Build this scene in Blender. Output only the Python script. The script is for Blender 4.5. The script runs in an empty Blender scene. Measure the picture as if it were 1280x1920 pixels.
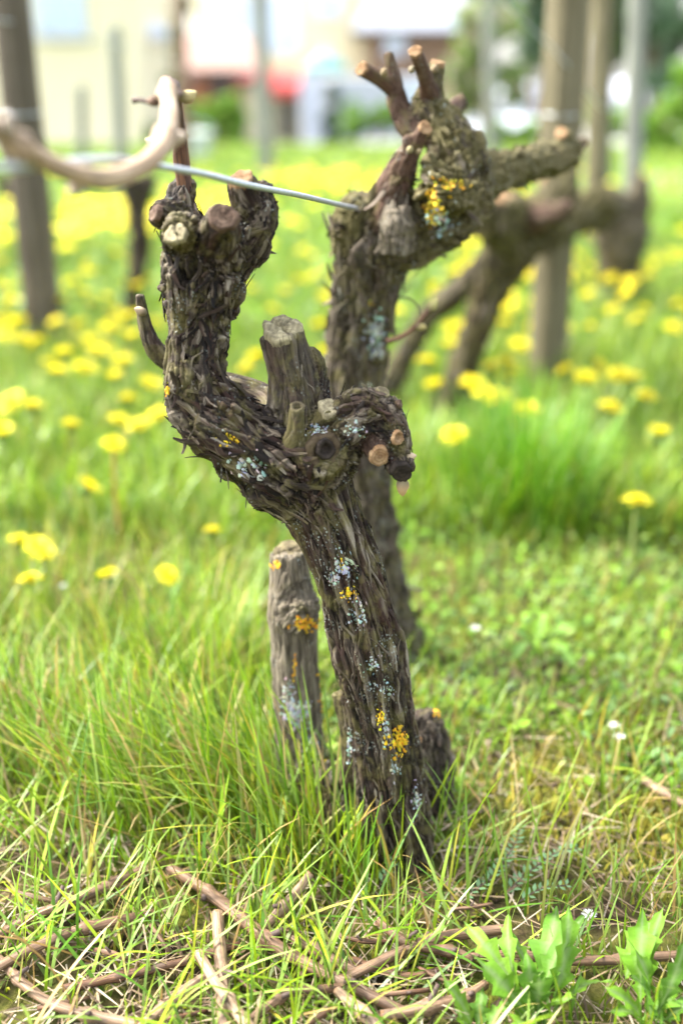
import bpy, math, random
import numpy as np
from mathutils import Vector, Matrix
from mathutils.bvhtree import BVHTree

random.seed(7)
rng = np.random.default_rng(7)
scene = bpy.context.scene
COL = scene.collection

# ------------------------------------------------------------------ camera
H, PITCH, FPX = 0.66, math.radians(22.0), 1937.0
cam_d = bpy.data.cameras.new('camera')
cam = bpy.data.objects.new('camera', cam_d)
COL.objects.link(cam)
cam.location = (0, 0, H)
cam.rotation_euler = (math.radians(90) - PITCH, 0, 0)
cam_d.sensor_fit = 'VERTICAL'
cam_d.sensor_height = 36.0
cam_d.sensor_width = 24.0
cam_d.lens = FPX / 1920.0 * 36.0
cam_d.clip_start = 0.02
cam_d.clip_end = 2000
cam_d.dof.use_dof = True
cam_d.dof.focus_distance = 0.84
cam_d.dof.aperture_fstop = 1.9
scene.camera = cam

# ------------------------------------------------------------------ light
SUN_EL, SUN_AZ = math.radians(52), math.radians(-72)   # azimuth from +Y towards +X
world = bpy.data.worlds.new('World')
scene.world = world
world.use_nodes = True
wn, wl = world.node_tree.nodes, world.node_tree.links
bg = wn['Background']
sky = wn.new('ShaderNodeTexSky')
sky.sky_type = 'NISHITA'
sky.sun_disc = False
sky.sun_elevation = SUN_EL
sky.sun_rotation = SUN_AZ
sky.dust_density = 4.0
sky.air_density = 1.0
sky.ozone_density = 1.0
hs = wn.new('ShaderNodeHueSaturation')
hs.inputs['Saturation'].default_value = 0.42
wl.new(sky.outputs[0], hs.inputs['Color'])
wl.new(hs.outputs[0], bg.inputs['Color'])
bg.inputs['Strength'].default_value = 0.125
sun_d = bpy.data.lights.new('sun', 'SUN')
sun_d.energy = 1.5
sun_d.angle = math.radians(11)
sun_d.color = (1.0, 0.96, 0.88)
sun = bpy.data.objects.new('sun', sun_d)
COL.objects.link(sun)
sv = Vector((math.sin(SUN_AZ) * math.cos(SUN_EL), math.cos(SUN_AZ) * math.cos(SUN_EL), math.sin(SUN_EL)))
sun.rotation_euler = sv.to_track_quat('Z', 'Y').to_euler()
sun.location = sv * 30
vs = scene.view_settings
vs.view_transform = 'Standard'
vs.look = 'None'
vs.exposure = 2.9
vs.gamma = 1.0
vs.use_curve_mapping = False
scene.render.engine = 'CYCLES'
scene.cycles.use_denoising = True
scene.cycles.max_bounces = 7
scene.cycles.diffuse_bounces = 3
scene.cycles.transmission_bounces = 3
scene.cycles.transparent_max_bounces = 6
scene.cycles.caustics_reflective = False
scene.cycles.caustics_refractive = False

# ------------------------------------------------------------------ pixel helpers
FW = np.array([0, math.cos(PITCH), -math.sin(PITCH)])
UP = np.array([0, math.sin(PITCH), math.cos(PITCH)])
RT = np.array([1.0, 0, 0])
C0 = np.array([0, 0, H])

def ray(px, py):
    return FW + (px - 640.0) / FPX * RT + (960.0 - py) / FPX * UP

def at(px, py, Y):
    d = ray(px, py)
    return C0 + d * (Y / d[1])

def dep(px, py, Y):
    return Y / ray(px, py)[1]

def ongr(px, py, z=0.0):
    d = ray(px, py)
    return C0 + d * ((z - H) / d[2])

# ------------------------------------------------------------------ numpy noise
def _hash(ix, iy, iz, seed=0):
    h = (ix.astype(np.int64) * 374761393 + iy.astype(np.int64) * 668265263 + iz.astype(np.int64) * 2147483647 + seed * 974634777) & 0xffffffff
    h = ((h ^ (h >> 13)) * 1274126177) & 0xffffffff
    h = ((h ^ (h >> 16)) * 2246822519) & 0xffffffff
    h = h ^ (h >> 15)
    return (h & 0xffffff).astype(np.float64) / float(0xffffff)

def noise(P, seed=0):
    f = np.floor(P)
    i = f.astype(np.int64)
    t = P - f
    t = t * t * t * (t * (t * 6 - 15) + 10)
    out = 0
    for dx in (0, 1):
        wx = t[:, 0] if dx else 1 - t[:, 0]
        for dy in (0, 1):
            wy = t[:, 1] if dy else 1 - t[:, 1]
            for dz in (0, 1):
                wz = t[:, 2] if dz else 1 - t[:, 2]
                out = out + wx * wy * wz * _hash(i[:, 0] + dx, i[:, 1] + dy, i[:, 2] + dz, seed)
    return out * 2 - 1

def worley(P, seed=0):
    i = np.floor(P).astype(np.int64)
    n = len(P)
    F1 = np.full(n, 9.0); F2 = np.full(n, 9.0)
    R = np.zeros(n); D0 = np.zeros(n)
    for dx in (-1, 0, 1):
        for dy in (-1, 0, 1):
            for dz in (-1, 0, 1):
                cx, cy, cz = i[:, 0] + dx, i[:, 1] + dy, i[:, 2] + dz
                fx = cx + _hash(cx, cy, cz, seed + 1)
                fy = cy + _hash(cx, cy, cz, seed + 2)
                fz = cz + _hash(cx, cy, cz, seed + 3)
                d = np.sqrt((P[:, 0] - fx) ** 2 + (P[:, 1] - fy) ** 2 + (P[:, 2] - fz) ** 2)
                new = d < F1
                F2 = np.where(new, F1, np.minimum(F2, d))
                R = np.where(new, _hash(cx, cy, cz, seed + 4), R)
                D0 = np.where(new, P[:, 0] - fx, D0)
                F1 = np.where(new, d, F1)
    return F1, F2, R, D0

# ------------------------------------------------------------------ mesh helpers
def np_mesh(name, V, tris=None, quads=None, smooth=True, attrs=None):
    me = bpy.data.meshes.new(name)
    V = np.asarray(V, dtype=np.float32)
    nt = 0 if tris is None else len(tris)
    nq = 0 if quads is None else len(quads)
    idx = []
    if nt: idx.append(np.asarray(tris, dtype=np.int32).ravel())
    if nq: idx.append(np.asarray(quads, dtype=np.int32).ravel())
    idx = np.concatenate(idx)
    me.vertices.add(len(V)); me.vertices.foreach_set('co', V.ravel())
    me.loops.add(len(idx)); me.loops.foreach_set('vertex_index', idx)
    me.polygons.add(nt + nq)
    ls = np.concatenate([np.arange(nt) * 3, nt * 3 + np.arange(nq) * 4]).astype(np.int32)
    me.polygons.foreach_set('loop_start', ls)
    me.polygons.foreach_set('use_smooth', np.full(nt + nq, smooth, dtype=bool))
    if attrs:
        for k, a in attrs.items():
            a = np.asarray(a, dtype=np.float32)
            if a.ndim == 1:
                me.attributes.new(k, 'FLOAT', 'POINT').data.foreach_set('value', a)
            elif a.shape[1] == 3:
                me.attributes.new(k, 'FLOAT_VECTOR', 'POINT').data.foreach_set('vector', a.ravel())
            else:
                me.attributes.new(k, 'FLOAT_COLOR', 'POINT').data.foreach_set('color', a.ravel())
    me.update(calc_edges=True)
    me.validate()
    return me

class MB:
    """collects simple shapes into one mesh"""
    def __init__(s): s.v = []; s.f = []
    def add(s, V, F):
        o = len(s.v)
        s.v += [tuple(map(float, p)) for p in V]
        s.f += [tuple(i + o for i in f) for f in F]
    def box(s, x0, x1, y0, y1, z0, z1):
        s.add([(x0,y0,z0),(x1,y0,z0),(x1,y1,z0),(x0,y1,z0),(x0,y0,z1),(x1,y0,z1),(x1,y1,z1),(x0,y1,z1)],
              [(0,3,2,1),(4,5,6,7),(0,1,5,4),(1,2,6,5),(2,3,7,6),(3,0,4,7)])
    def tube(s, pts, rad, n=10, caps=True):
        V, F = tube(pts, rad, n, caps); s.add(V, F)
    def mesh(s, name, smooth=False):
        me = bpy.data.meshes.new(name)
        me.from_pydata(s.v, [], s.f)
        me.polygons.foreach_set('use_smooth', [smooth] * len(me.polygons))
        me.update()
        return me

def frames(P):
    P = np.asarray(P, float)
    T = np.gradient(P, axis=0)
    T /= np.linalg.norm(T, axis=1)[:, None] + 1e-12
    N = np.zeros_like(P); B = np.zeros_like(P)
    a = np.array([1.0, 0, 0]) if abs(T[0][0]) < .8 else np.array([0, 1.0, 0])
    n = a - T[0] * a.dot(T[0]); n /= np.linalg.norm(n)
    for i in range(len(P)):
        n = n - T[i] * n.dot(T[i]); n /= np.linalg.norm(n) + 1e-12
        N[i] = n; B[i] = np.cross(T[i], n)
    return T, N, B

def tube(pts, rad, n=10, caps=True):
    P = np.asarray(pts, float); R = np.broadcast_to(np.asarray(rad, float), (len(P),))
    T, N, B = frames(P)
    V = []
    for i in range(len(P)):
        for k in range(n):
            a = 2 * math.pi * k / n
            V.append(P[i] + (N[i] * math.cos(a) + B[i] * math.sin(a)) * R[i])
    F = []
    for i in range(len(P) - 1):
        for k in range(n):
            F.append((i*n+k, i*n+(k+1) % n, (i+1)*n+(k+1) % n, (i+1)*n+k))
    if caps:
        F.append(tuple(range(n-1, -1, -1)))
        F.append(tuple((len(P)-1)*n+k for k in range(n)))
    return V, F

def spline(K, step):
    """Catmull-Rom through rows of K (x,y,z,r), resampled about every step"""
    K = np.asarray(K, float)
    if len(K) == 2:
        m = max(2, int(np.linalg.norm(K[1,:3]-K[0,:3]) / step) + 1)
        t = np.linspace(0, 1, m)[:, None]
        return K[0] * (1 - t) + K[1] * t
    Q = np.vstack([2*K[0]-K[1], K, 2*K[-1]-K[-2]])
    out = []
    for i in range(len(K) - 1):
        p0, p1, p2, p3 = Q[i], Q[i+1], Q[i+2], Q[i+3]
        m = max(2, int(np.linalg.norm(p2[:3]-p1[:3]) / step))
        for j in range(m):
            t = j / m
            out.append(0.5 * (2*p1 + (p2-p0)*t + (2*p0-5*p1+4*p2-p3)*t*t + (3*p1-p0-3*p2+p3)*t**3))
    out.append(K[-1])
    out = np.array(out)
    out[:, 3] = np.maximum(out[:, 3], K[:, 3].min() * .8)
    return out

def obj(name, me, m=None, parent=None, loc=None):
    o = bpy.data.objects.new(name, me)
    COL.objects.link(o)
    if m is not None and me is not None:
        if len(me.materials) == 0: me.materials.append(m)
    if parent is not None: o.parent = parent
    if loc is not None: o.location = loc
    return o

def empty(name, loc=(0, 0, 0)):
    o = bpy.data.objects.new(name, None)
    o.empty_display_size = 0.05
    COL.objects.link(o); o.location = [float(c) for c in loc]
    return o

def tag(o, label=None, cat=None, group=None, kind=None):
    if label: o['label'] = label
    if cat: o['category'] = cat
    if group: o['group'] = group
    if kind: o['kind'] = kind
    return o

def shift(me, loc):
    me.transform(Matrix.Translation(-Vector([float(c) for c in loc])))
    return me

# ------------------------------------------------------------------ materials
class NT:
    def __init__(s, name):
        s.m = bpy.data.materials.new(name); s.m.use_nodes = True
        s.n = s.m.node_tree.nodes; s.l = s.m.node_tree.links
        s.b = s.n['Principled BSDF']; s.out = s.n['Material Output']
    def node(s, t, **kw):
        n = s.n.new(t)
        for k, v in kw.items(): setattr(n, k, v)
        return n
    def link(s, a, b): s.l.new(a, b)
    def attr(s, name):
        n = s.node('ShaderNodeAttribute'); n.attribute_name = name; return n
    def noise(s, vec, scale, detail=4, rough=.55, dist=0):
        n = s.node('ShaderNodeTexNoise'); n.inputs['Scale'].default_value = scale
        n.inputs['Detail'].default_value = detail; n.inputs['Roughness'].default_value = rough
        n.inputs['Distortion'].default_value = dist
        if vec is not None: s.link(vec, n.inputs['Vector'])
        return n.outputs['Fac']
    def map(s, vec, sc):
        n = s.node('ShaderNodeMapping'); n.inputs['Scale'].default_value = sc
        s.link(vec, n.inputs['Vector']); return n.outputs[0]
    def ramp(s, fac, stops):
        n = s.node('ShaderNodeValToRGB'); e = n.color_ramp.elements
        while len(e) < len(stops): e.new(.5)
        for el, (p, c) in zip(e, stops):
            el.position = p
            el.color = (*c, 1) if not isinstance(c, (int, float)) else (c, c, c, 1)
        s.link(fac, n.inputs[0]); return n.outputs[0]
    def mix(s, fac, a, b, blend='MIX'):
        n = s.node('ShaderNodeMix', data_type='RGBA', blend_type=blend)
        for inp, v in ((n.inputs[0], fac), (n.inputs[6], a), (n.inputs[7], b)):
            if isinstance(v, (int, float)): inp.default_value = v
            elif isinstance(v, tuple): inp.default_value = (*v, 1)
            else: s.link(v, inp)
        return n.outputs[2]
    def math(s, op, a, b=0.0):
        n = s.node('ShaderNodeMath', operation=op)
        for inp, v in ((n.inputs[0], a), (n.inputs[1], b)):
            if isinstance(v, (int, float)): inp.default_value = v
            else: s.link(v, inp)
        return n.outputs[0]
    def bump(s, h, strength, dist):
        n = s.node('ShaderNodeBump'); n.inputs['Strength'].default_value = strength
        n.inputs['Distance'].default_value = dist
        s.link(h, n.inputs['Height']); s.link(n.outputs[0], s.b.inputs['Normal'])
    def color(s, c):
        if isinstance(c, tuple): s.b.inputs['Base Color'].default_value = (*c, 1)
        else: s.link(c, s.b.inputs['Base Color'])
    def rough(s, r): s.b.inputs['Roughness'].default_value = r
    def spec(s, v): s.b.inputs['Specular IOR Level'].default_value = v

def mat_bark():
    t = NT('vine_bark')
    flow = t.attr('flow').outputs['Vector']
    geo = t.node('ShaderNodeNewGeometry').outputs['Position']
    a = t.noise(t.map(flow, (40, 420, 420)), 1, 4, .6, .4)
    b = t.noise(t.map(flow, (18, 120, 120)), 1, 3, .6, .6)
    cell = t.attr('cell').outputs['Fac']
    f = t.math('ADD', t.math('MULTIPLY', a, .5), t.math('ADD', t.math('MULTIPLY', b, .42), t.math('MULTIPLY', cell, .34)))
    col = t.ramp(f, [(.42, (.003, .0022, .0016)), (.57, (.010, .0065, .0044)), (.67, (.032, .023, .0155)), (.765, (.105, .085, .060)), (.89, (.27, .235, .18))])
    # reddish inner bark
    red = t.ramp(t.noise(t.map(flow, (12, 60, 60)), 1, 3, .6, .8), [(.48, 0), (.64, 1)])
    col = t.mix(t.math('MULTIPLY', red, .7), col, t.mix(a, (.011, .0045, .003), (.065, .030, .020)))
    # grey weathered wood
    gw = t.ramp(t.noise(t.map(flow, (25, 330, 330)), 1, 4, .6, .3), [(.3, (.028, .022, .015)), (.48, (.105, .087, .06)), (.70, (.22, .19, .135))])
    col = t.mix(t.attr('grey').outputs['Fac'], col, gw)
    # young brown wood
    yw = t.ramp(t.noise(t.map(flow, (15, 500, 500)), 1, 3, .6, .2), [(.3, (.035, .018, .011)), (.55, (.085, .045, .027)), (.75, (.18, .12, .08))])
    col = t.mix(t.attr('young').outputs['Fac'], col, yw)
    # moss film
    mn = t.noise(geo, 55, 4, .65, .3)
    mf = t.math('MULTIPLY', t.ramp(t.math('ADD', mn, t.math('MULTIPLY', t.attr('moss').outputs['Fac'], .27)), [(.58, 0), (.76, 1)]), .6)
    col = t.mix(mf, col, t.mix(t.noise(geo, 300, 2), (.045, .042, .010), (.19, .165, .055)))
    # pale grey crust lichen specks
    vo = t.node('ShaderNodeTexVoronoi'); vo.inputs['Scale'].default_value = 330
    t.link(geo, vo.inputs['Vector'])
    sp = t.ramp(vo.outputs['Distance'], [(.22, 1), (.36, 0)])
    msk = t.ramp(t.noise(geo, 34, 3, .7), [(.54, 0), (.66, 1)])
    lf = t.math('MULTIPLY', sp, t.math('MULTIPLY', msk, t.attr('lich').outputs['Fac']))
    col = t.mix(lf, col, (.26, .29, .26))
    t.color(col)
    t.rough(.82); t.spec(.25)
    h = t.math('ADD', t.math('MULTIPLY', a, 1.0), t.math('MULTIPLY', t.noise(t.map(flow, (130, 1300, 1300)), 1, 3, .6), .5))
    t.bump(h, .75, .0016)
    return t.m

def mat_attr(name, rough=.6, trans=0.0, noise_sc=None, spec=.35):
    """colour from the 'col' attribute, some light passing through"""
    t = NT(name)
    c = t.attr('col').outputs['Color']
    if noise_sc:
        c = t.mix(t.ramp(t.noise(t.node('ShaderNodeNewGeometry').outputs['Position'], noise_sc, 3), [(.35, 0), (.7, .5)]), c, (.9, .9, .7), 'MULTIPLY')
    t.color(c); t.rough(rough); t.spec(spec)
    if noise_sc: t.bump(t.noise(t.node('ShaderNodeNewGeometry').outputs['Position'], noise_sc * 2.2, 4, .7), .55, .0012)
    if trans:
        tr = t.node('ShaderNodeBsdfTranslucent'); t.link(c, tr.inputs[0])
        mx = t.node('ShaderNodeMixShader'); mx.inputs[0].default_value = trans
        t.link(t.b.outputs[0], mx.inputs[1]); t.link(tr.outputs[0], mx.inputs[2])
        t.link(mx.outputs[0], t.out.inputs[0])
    return t.m

def mat_plain(name, col, rough=.7, noise=0.0, scale=8, metal=0.0, spec=.4, coord='Object', bump=0.0):
    t = NT(name)
    tc = t.node('ShaderNodeTexCoord').outputs[coord]
    n = t.noise(tc, scale, 4, .6)
    d = tuple(max(0, c * (1 - noise)) for c in col); e = tuple(min(1, c * (1 + noise)) for c in col)
    t.color(t.ramp(n, [(.3, d), (.7, e)]))
    t.rough(rough); t.spec(spec); t.b.inputs['Metallic'].default_value = metal
    if bump: t.bump(n, .5, bump)
    return t.m

def mat_cut(name, inner, outer, ring, dark):
    """sawn end grain: rings and rays around the object's own Z axis"""
    t = NT(name)
    tc = t.node('ShaderNodeTexCoord').outputs['Object']
    sep = t.node('ShaderNodeSeparateXYZ'); t.link(tc, sep.inputs[0])
    x, y = sep.outputs[0], sep.outputs[1]
    r = t.math('SQRT', t.math('ADD', t.math('MULTIPLY', x, x), t.math('MULTIPLY', y, y)))
    rn = t.math('ADD', r, t.math('MULTIPLY', t.noise(tc, 120, 2), .003))
    rings = t.math('ADD', t.math('MULTIPLY', t.math('SINE', t.math('MULTIPLY', rn, ring)), .5), .5)
    ang = t.math('ARCTAN2', y, x)
    rays = t.node('ShaderNodeCombineXYZ'); t.link(t.math('MULTIPLY', ang, 7.0), rays.inputs[0]); t.link(t.math('MULTIPLY', r, 40.0), rays.inputs[1])
    rf = t.noise(rays.outputs[0], 2.2, 3, .6)
    base = t.mix(t.ramp(t.noise(tc, 90, 4, .65), [(.35, 0), (.65, 1)]), inner, outer)
    base = t.mix(t.math('MULTIPLY', rings, .35), base, dark)
    base = t.mix(t.ramp(rf, [(.52, 0), (.68, .75)]), base, dark)
    t.color(base); t.rough(.85); t.spec(.2)
    t.bump(t.math('ADD', rf, t.math('MULTIPLY', rings, .4)), .6, .0008)
    return t.m

def mat_cane(name):
    """cane bark: 'pale' runs from brown wood to pale tan"""
    t = NT(name)
    flow = t.attr('flow').outputs['Vector']
    a = t.noise(t.map(flow, (25, 700, 700)), 1, 4, .65, .3)
    b = t.noise(t.map(flow, (60, 90, 90)), 1, 3, .6)
    brown = t.ramp(a, [(.32, (.014, .006, .003)), (.5, (.075, .030, .012)), (.72, (.21, .10, .045))])
    tan = t.ramp(a, [(.30, (.13, .075, .036)), (.47, (.34, .235, .14)), (.70, (.58, .47, .34))])
    oi = t.node('ShaderNodeObjectInfo').outputs['Random']
    col = t.mix(t.attr('pale').outputs['Fac'], brown, tan)
    col = t.mix(t.ramp(b, [(.50, 0), (.70, .55)]), col, (.06, .048, .038))
    col = t.mix(t.math('MULTIPLY', oi, .25), col, (.1, .05, .03))
    t.color(col); t.rough(.62); t.spec(.35)
    t.bump(a, .5, .0008)
    return t.m

def mat_post(name, c0, c1, c2):
    t = NT(name)
    tc = t.node('ShaderNodeTexCoord').outputs['Object']
    a = t.noise(t.map(tc, (70, 70, 2.2)), 1, 4, .6, .3)
    b = t.noise(tc, 5, 3, .6)
    col = t.ramp(t.math('ADD', t.math('MULTIPLY', a, .75), t.math('MULTIPLY', b, .25)), [(.33, c0), (.5, c1), (.68, c2)])
    t.color(col); t.rough(.85); t.spec(.2); t.bump(a, .6, .003)
    return t.m

def mat_ground():
    t = NT('meadow_soil')
    g = t.node('ShaderNodeNewGeometry').outputs['Position']
    n1 = t.noise(g, 7, 5, .65); n2 = t.noise(g, 60, 4, .6); n3 = t.noise(g, 1.3, 4, .6)
    soil = t.ramp(n2, [(.3, (.016, .011, .007)), (.55, (.055, .038, .022)), (.75, (.13, .095, .055))])
    moss = t.ramp(n2, [(.3, (.03, .042, .006)), (.7, (.125, .135, .02))])
    col = t.mix(t.ramp(n1, [(.40, 0), (.58, 1)]), soil, moss)
    sep = t.node('ShaderNodeSeparateXYZ'); t.link(g, sep.inputs[0])
    mr = t.node('ShaderNodeMapRange'); mr.inputs['From Min'].default_value = 1.2; mr.inputs['From Max'].default_value = 4.0
    t.link(sep.outputs[1], mr.inputs['Value'])
    lawn = t.ramp(n3, [(.3, (.030, .055, .008)), (.7, (.07, .115, .015))])
    col = t.mix(mr.outputs[0], col, lawn)
    t.color(col); t.rough(.95); t.spec(.1)
    t.bump(n2, .8, .01)
    return t.m

M = {}
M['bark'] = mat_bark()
M['cane'] = mat_cane('cane_bark')
M['grass'] = mat_attr('grass_blade', .42, .34, None, .45)
M['leaf'] = mat_attr('leaf_blade', .55, .30, 220, .22)
M['straw'] = mat_attr('dry_straw', .75, .12)
M['petal'] = mat_attr('petal', .6, .30)
M['lichen'] = mat_attr('lichen_crust', .95, 0)
M['bud'] = mat_attr('woolly_bud', .95, 0)
M['ground'] = mat_ground()
M['cut_fresh'] = mat_cut('cut_wood_fresh', (.19, .105, .048), (.33, .225, .12), 2600, (.075, .030, .014))
M['cut_old'] = mat_cut('cut_wood_old', (.09, .072, .044), (.20, .17, .085), 1500, (.025, .018, .012))
M['cut_brown'] = mat_cut('cut_wood_brown', (.06, .034, .022), (.17, .115, .08), 1900, (.016, .009, .006))
M['cut_dark'] = mat_cut('cut_wood_dark', (.015, .011, .008), (.045, .034, .026), 1500, (.006, .0045, .0035))
M['cut_grey'] = mat_cut('cut_wood_grey', (.17, .145, .085), (.38, .335, .20), 1300, (.03, .023, .015))
M['knot'] = mat_cut('knot_wood', (.05, .034, .02), (.10, .075, .04), 900, (.02, .013, .008))
M['wire'] = mat_plain('galvanised_wire', (.40, .43, .45), .42, .22, 300, .55)
M['tendril'] = mat_plain('dry_tendril', (.07, .045, .035), .7, .3, 200)
M['post'] = mat_post('weathered_post', (.035, .028, .02), (.085, .07, .051), (.15, .127, .096))
M['post_green'] = mat_post('mossy_post', (.055, .046, .026), (.115, .10, .058), (.20, .178, .118))
M['stake'] = mat_post('grey_stake', (.10, .105, .09), (.19, .20, .17), (.28, .29, .25))
M['cream'] = mat_plain('cream_render', (.66, .60, .40), .9, .05, .7)
M['cream2'] = mat_plain('pale_render', (.5, .47, .38), .9, .05, .7)
M['white'] = mat_plain('white_paint', (.52, .55, .62), .6, .04, 2)
M['roof_red'] = mat_plain('clay_roof', (.26, .165, .135), .85, .2, 5)
M['brick'] = mat_plain('brick_wall', (.24, .11, .065), .9, .15, 6)
M['roof_grey'] = mat_plain('pale_sheet_roof', (.20, .215, .25), .55, .06, 2)
M['glass'] = mat_plain('window_glass', (.45, .55, .65), .08, .05, 1, 0, .8)
M['dark'] = mat_plain('dark_opening', (.05, .055, .06), .7, .2, 3)
M['red'] = mat_plain('red_awning', (.45, .06, .05), .8, .15, 4)
M['teal'] = mat_plain('teal_canvas', (.14, .30, .28), .8, .1, 3)
M['car_white'] = mat_plain('white_car_paint', (.30, .325, .37), .65, .02, 2, 0, .6)
M['car_silver'] = mat_plain('silver_car_paint', (.36, .39, .43), .35, .02, 2, .2, .6)
M['tyre'] = mat_plain('tyre_rubber', (.03, .03, .03), .85, .2, 10)
M['gravel'] = mat_plain('pale_gravel', (.60, .58, .53), .95, .12, 30)
M['asphalt'] = mat_plain('village_paving', (.32, .31, .29), .95, .15, 6)
M['wood'] = mat_plain('brown_wood', (.16, .105, .065), .85, .25, 6)
M['plastic'] = mat_plain('white_plastic', (.72, .75, .78), .4, .03, 3)

# ------------------------------------------------------------------ ground
def gz(x, y):
    """ground height: nearly flat vineyard, gently falling to the village beyond 13 m"""
    x = np.asarray(x, float); y = np.asarray(y, float)
    P = np.stack([x, y, np.zeros_like(x)], -1).reshape(-1, 3)
    near = np.clip((9 - P[:, 1]) / 4, 0, 1)
    z = (noise(P * 2.2, 3) * .010 + noise(P * 9, 4) * .006) * near
    t = np.clip((P[:, 1] - 13.0) / 16.0, 0, 1)
    z = z - (t * t * (3 - 2 * t)) * 1.02
    return z.reshape(x.shape)

def build_ground():
    ys = np.concatenate([-np.geomspace(.2, 60, 14)[::-1] - .2, np.arange(-.2, 2.6, .03), np.geomspace(2.65, 30, 70), np.geomspace(34, 900, 26)])
    xp = np.concatenate([np.arange(0, 1.3, .03), np.geomspace(1.35, 900, 46)])
    xs = np.concatenate([-xp[:0:-1], xp])
    X, Y = np.meshgrid(xs, ys)
    Z = gz(X, Y)
    V = np.stack([X, Y, Z], -1).reshape(-1, 3)
    nx, ny = len(xs), len(ys)
    i = np.arange(nx - 1)[None, :] + (np.arange(ny - 1) * nx)[:, None]
    i = i.ravel()
    Q = np.stack([i, i + 1, i + nx + 1, i + nx], -1)
    o = obj('ground', np_mesh('ground', V, quads=Q), M['ground'])
    tag(o, kind='structure')
build_ground()

# ------------------------------------------------------------------ vines
def chain(pts, **kw):
    K = []
    for (px, py, r, Y) in pts:
        p = at(px, py, Y); K.append((*p, r * dep(px, py, Y) / FPX))
    d = dict(an=.2, amp=1.0, shag=1.0, grey=0.0, young=0.0, moss=0.3, lich=.6)
    d.update(kw); d['K'] = K
    return d

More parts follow.
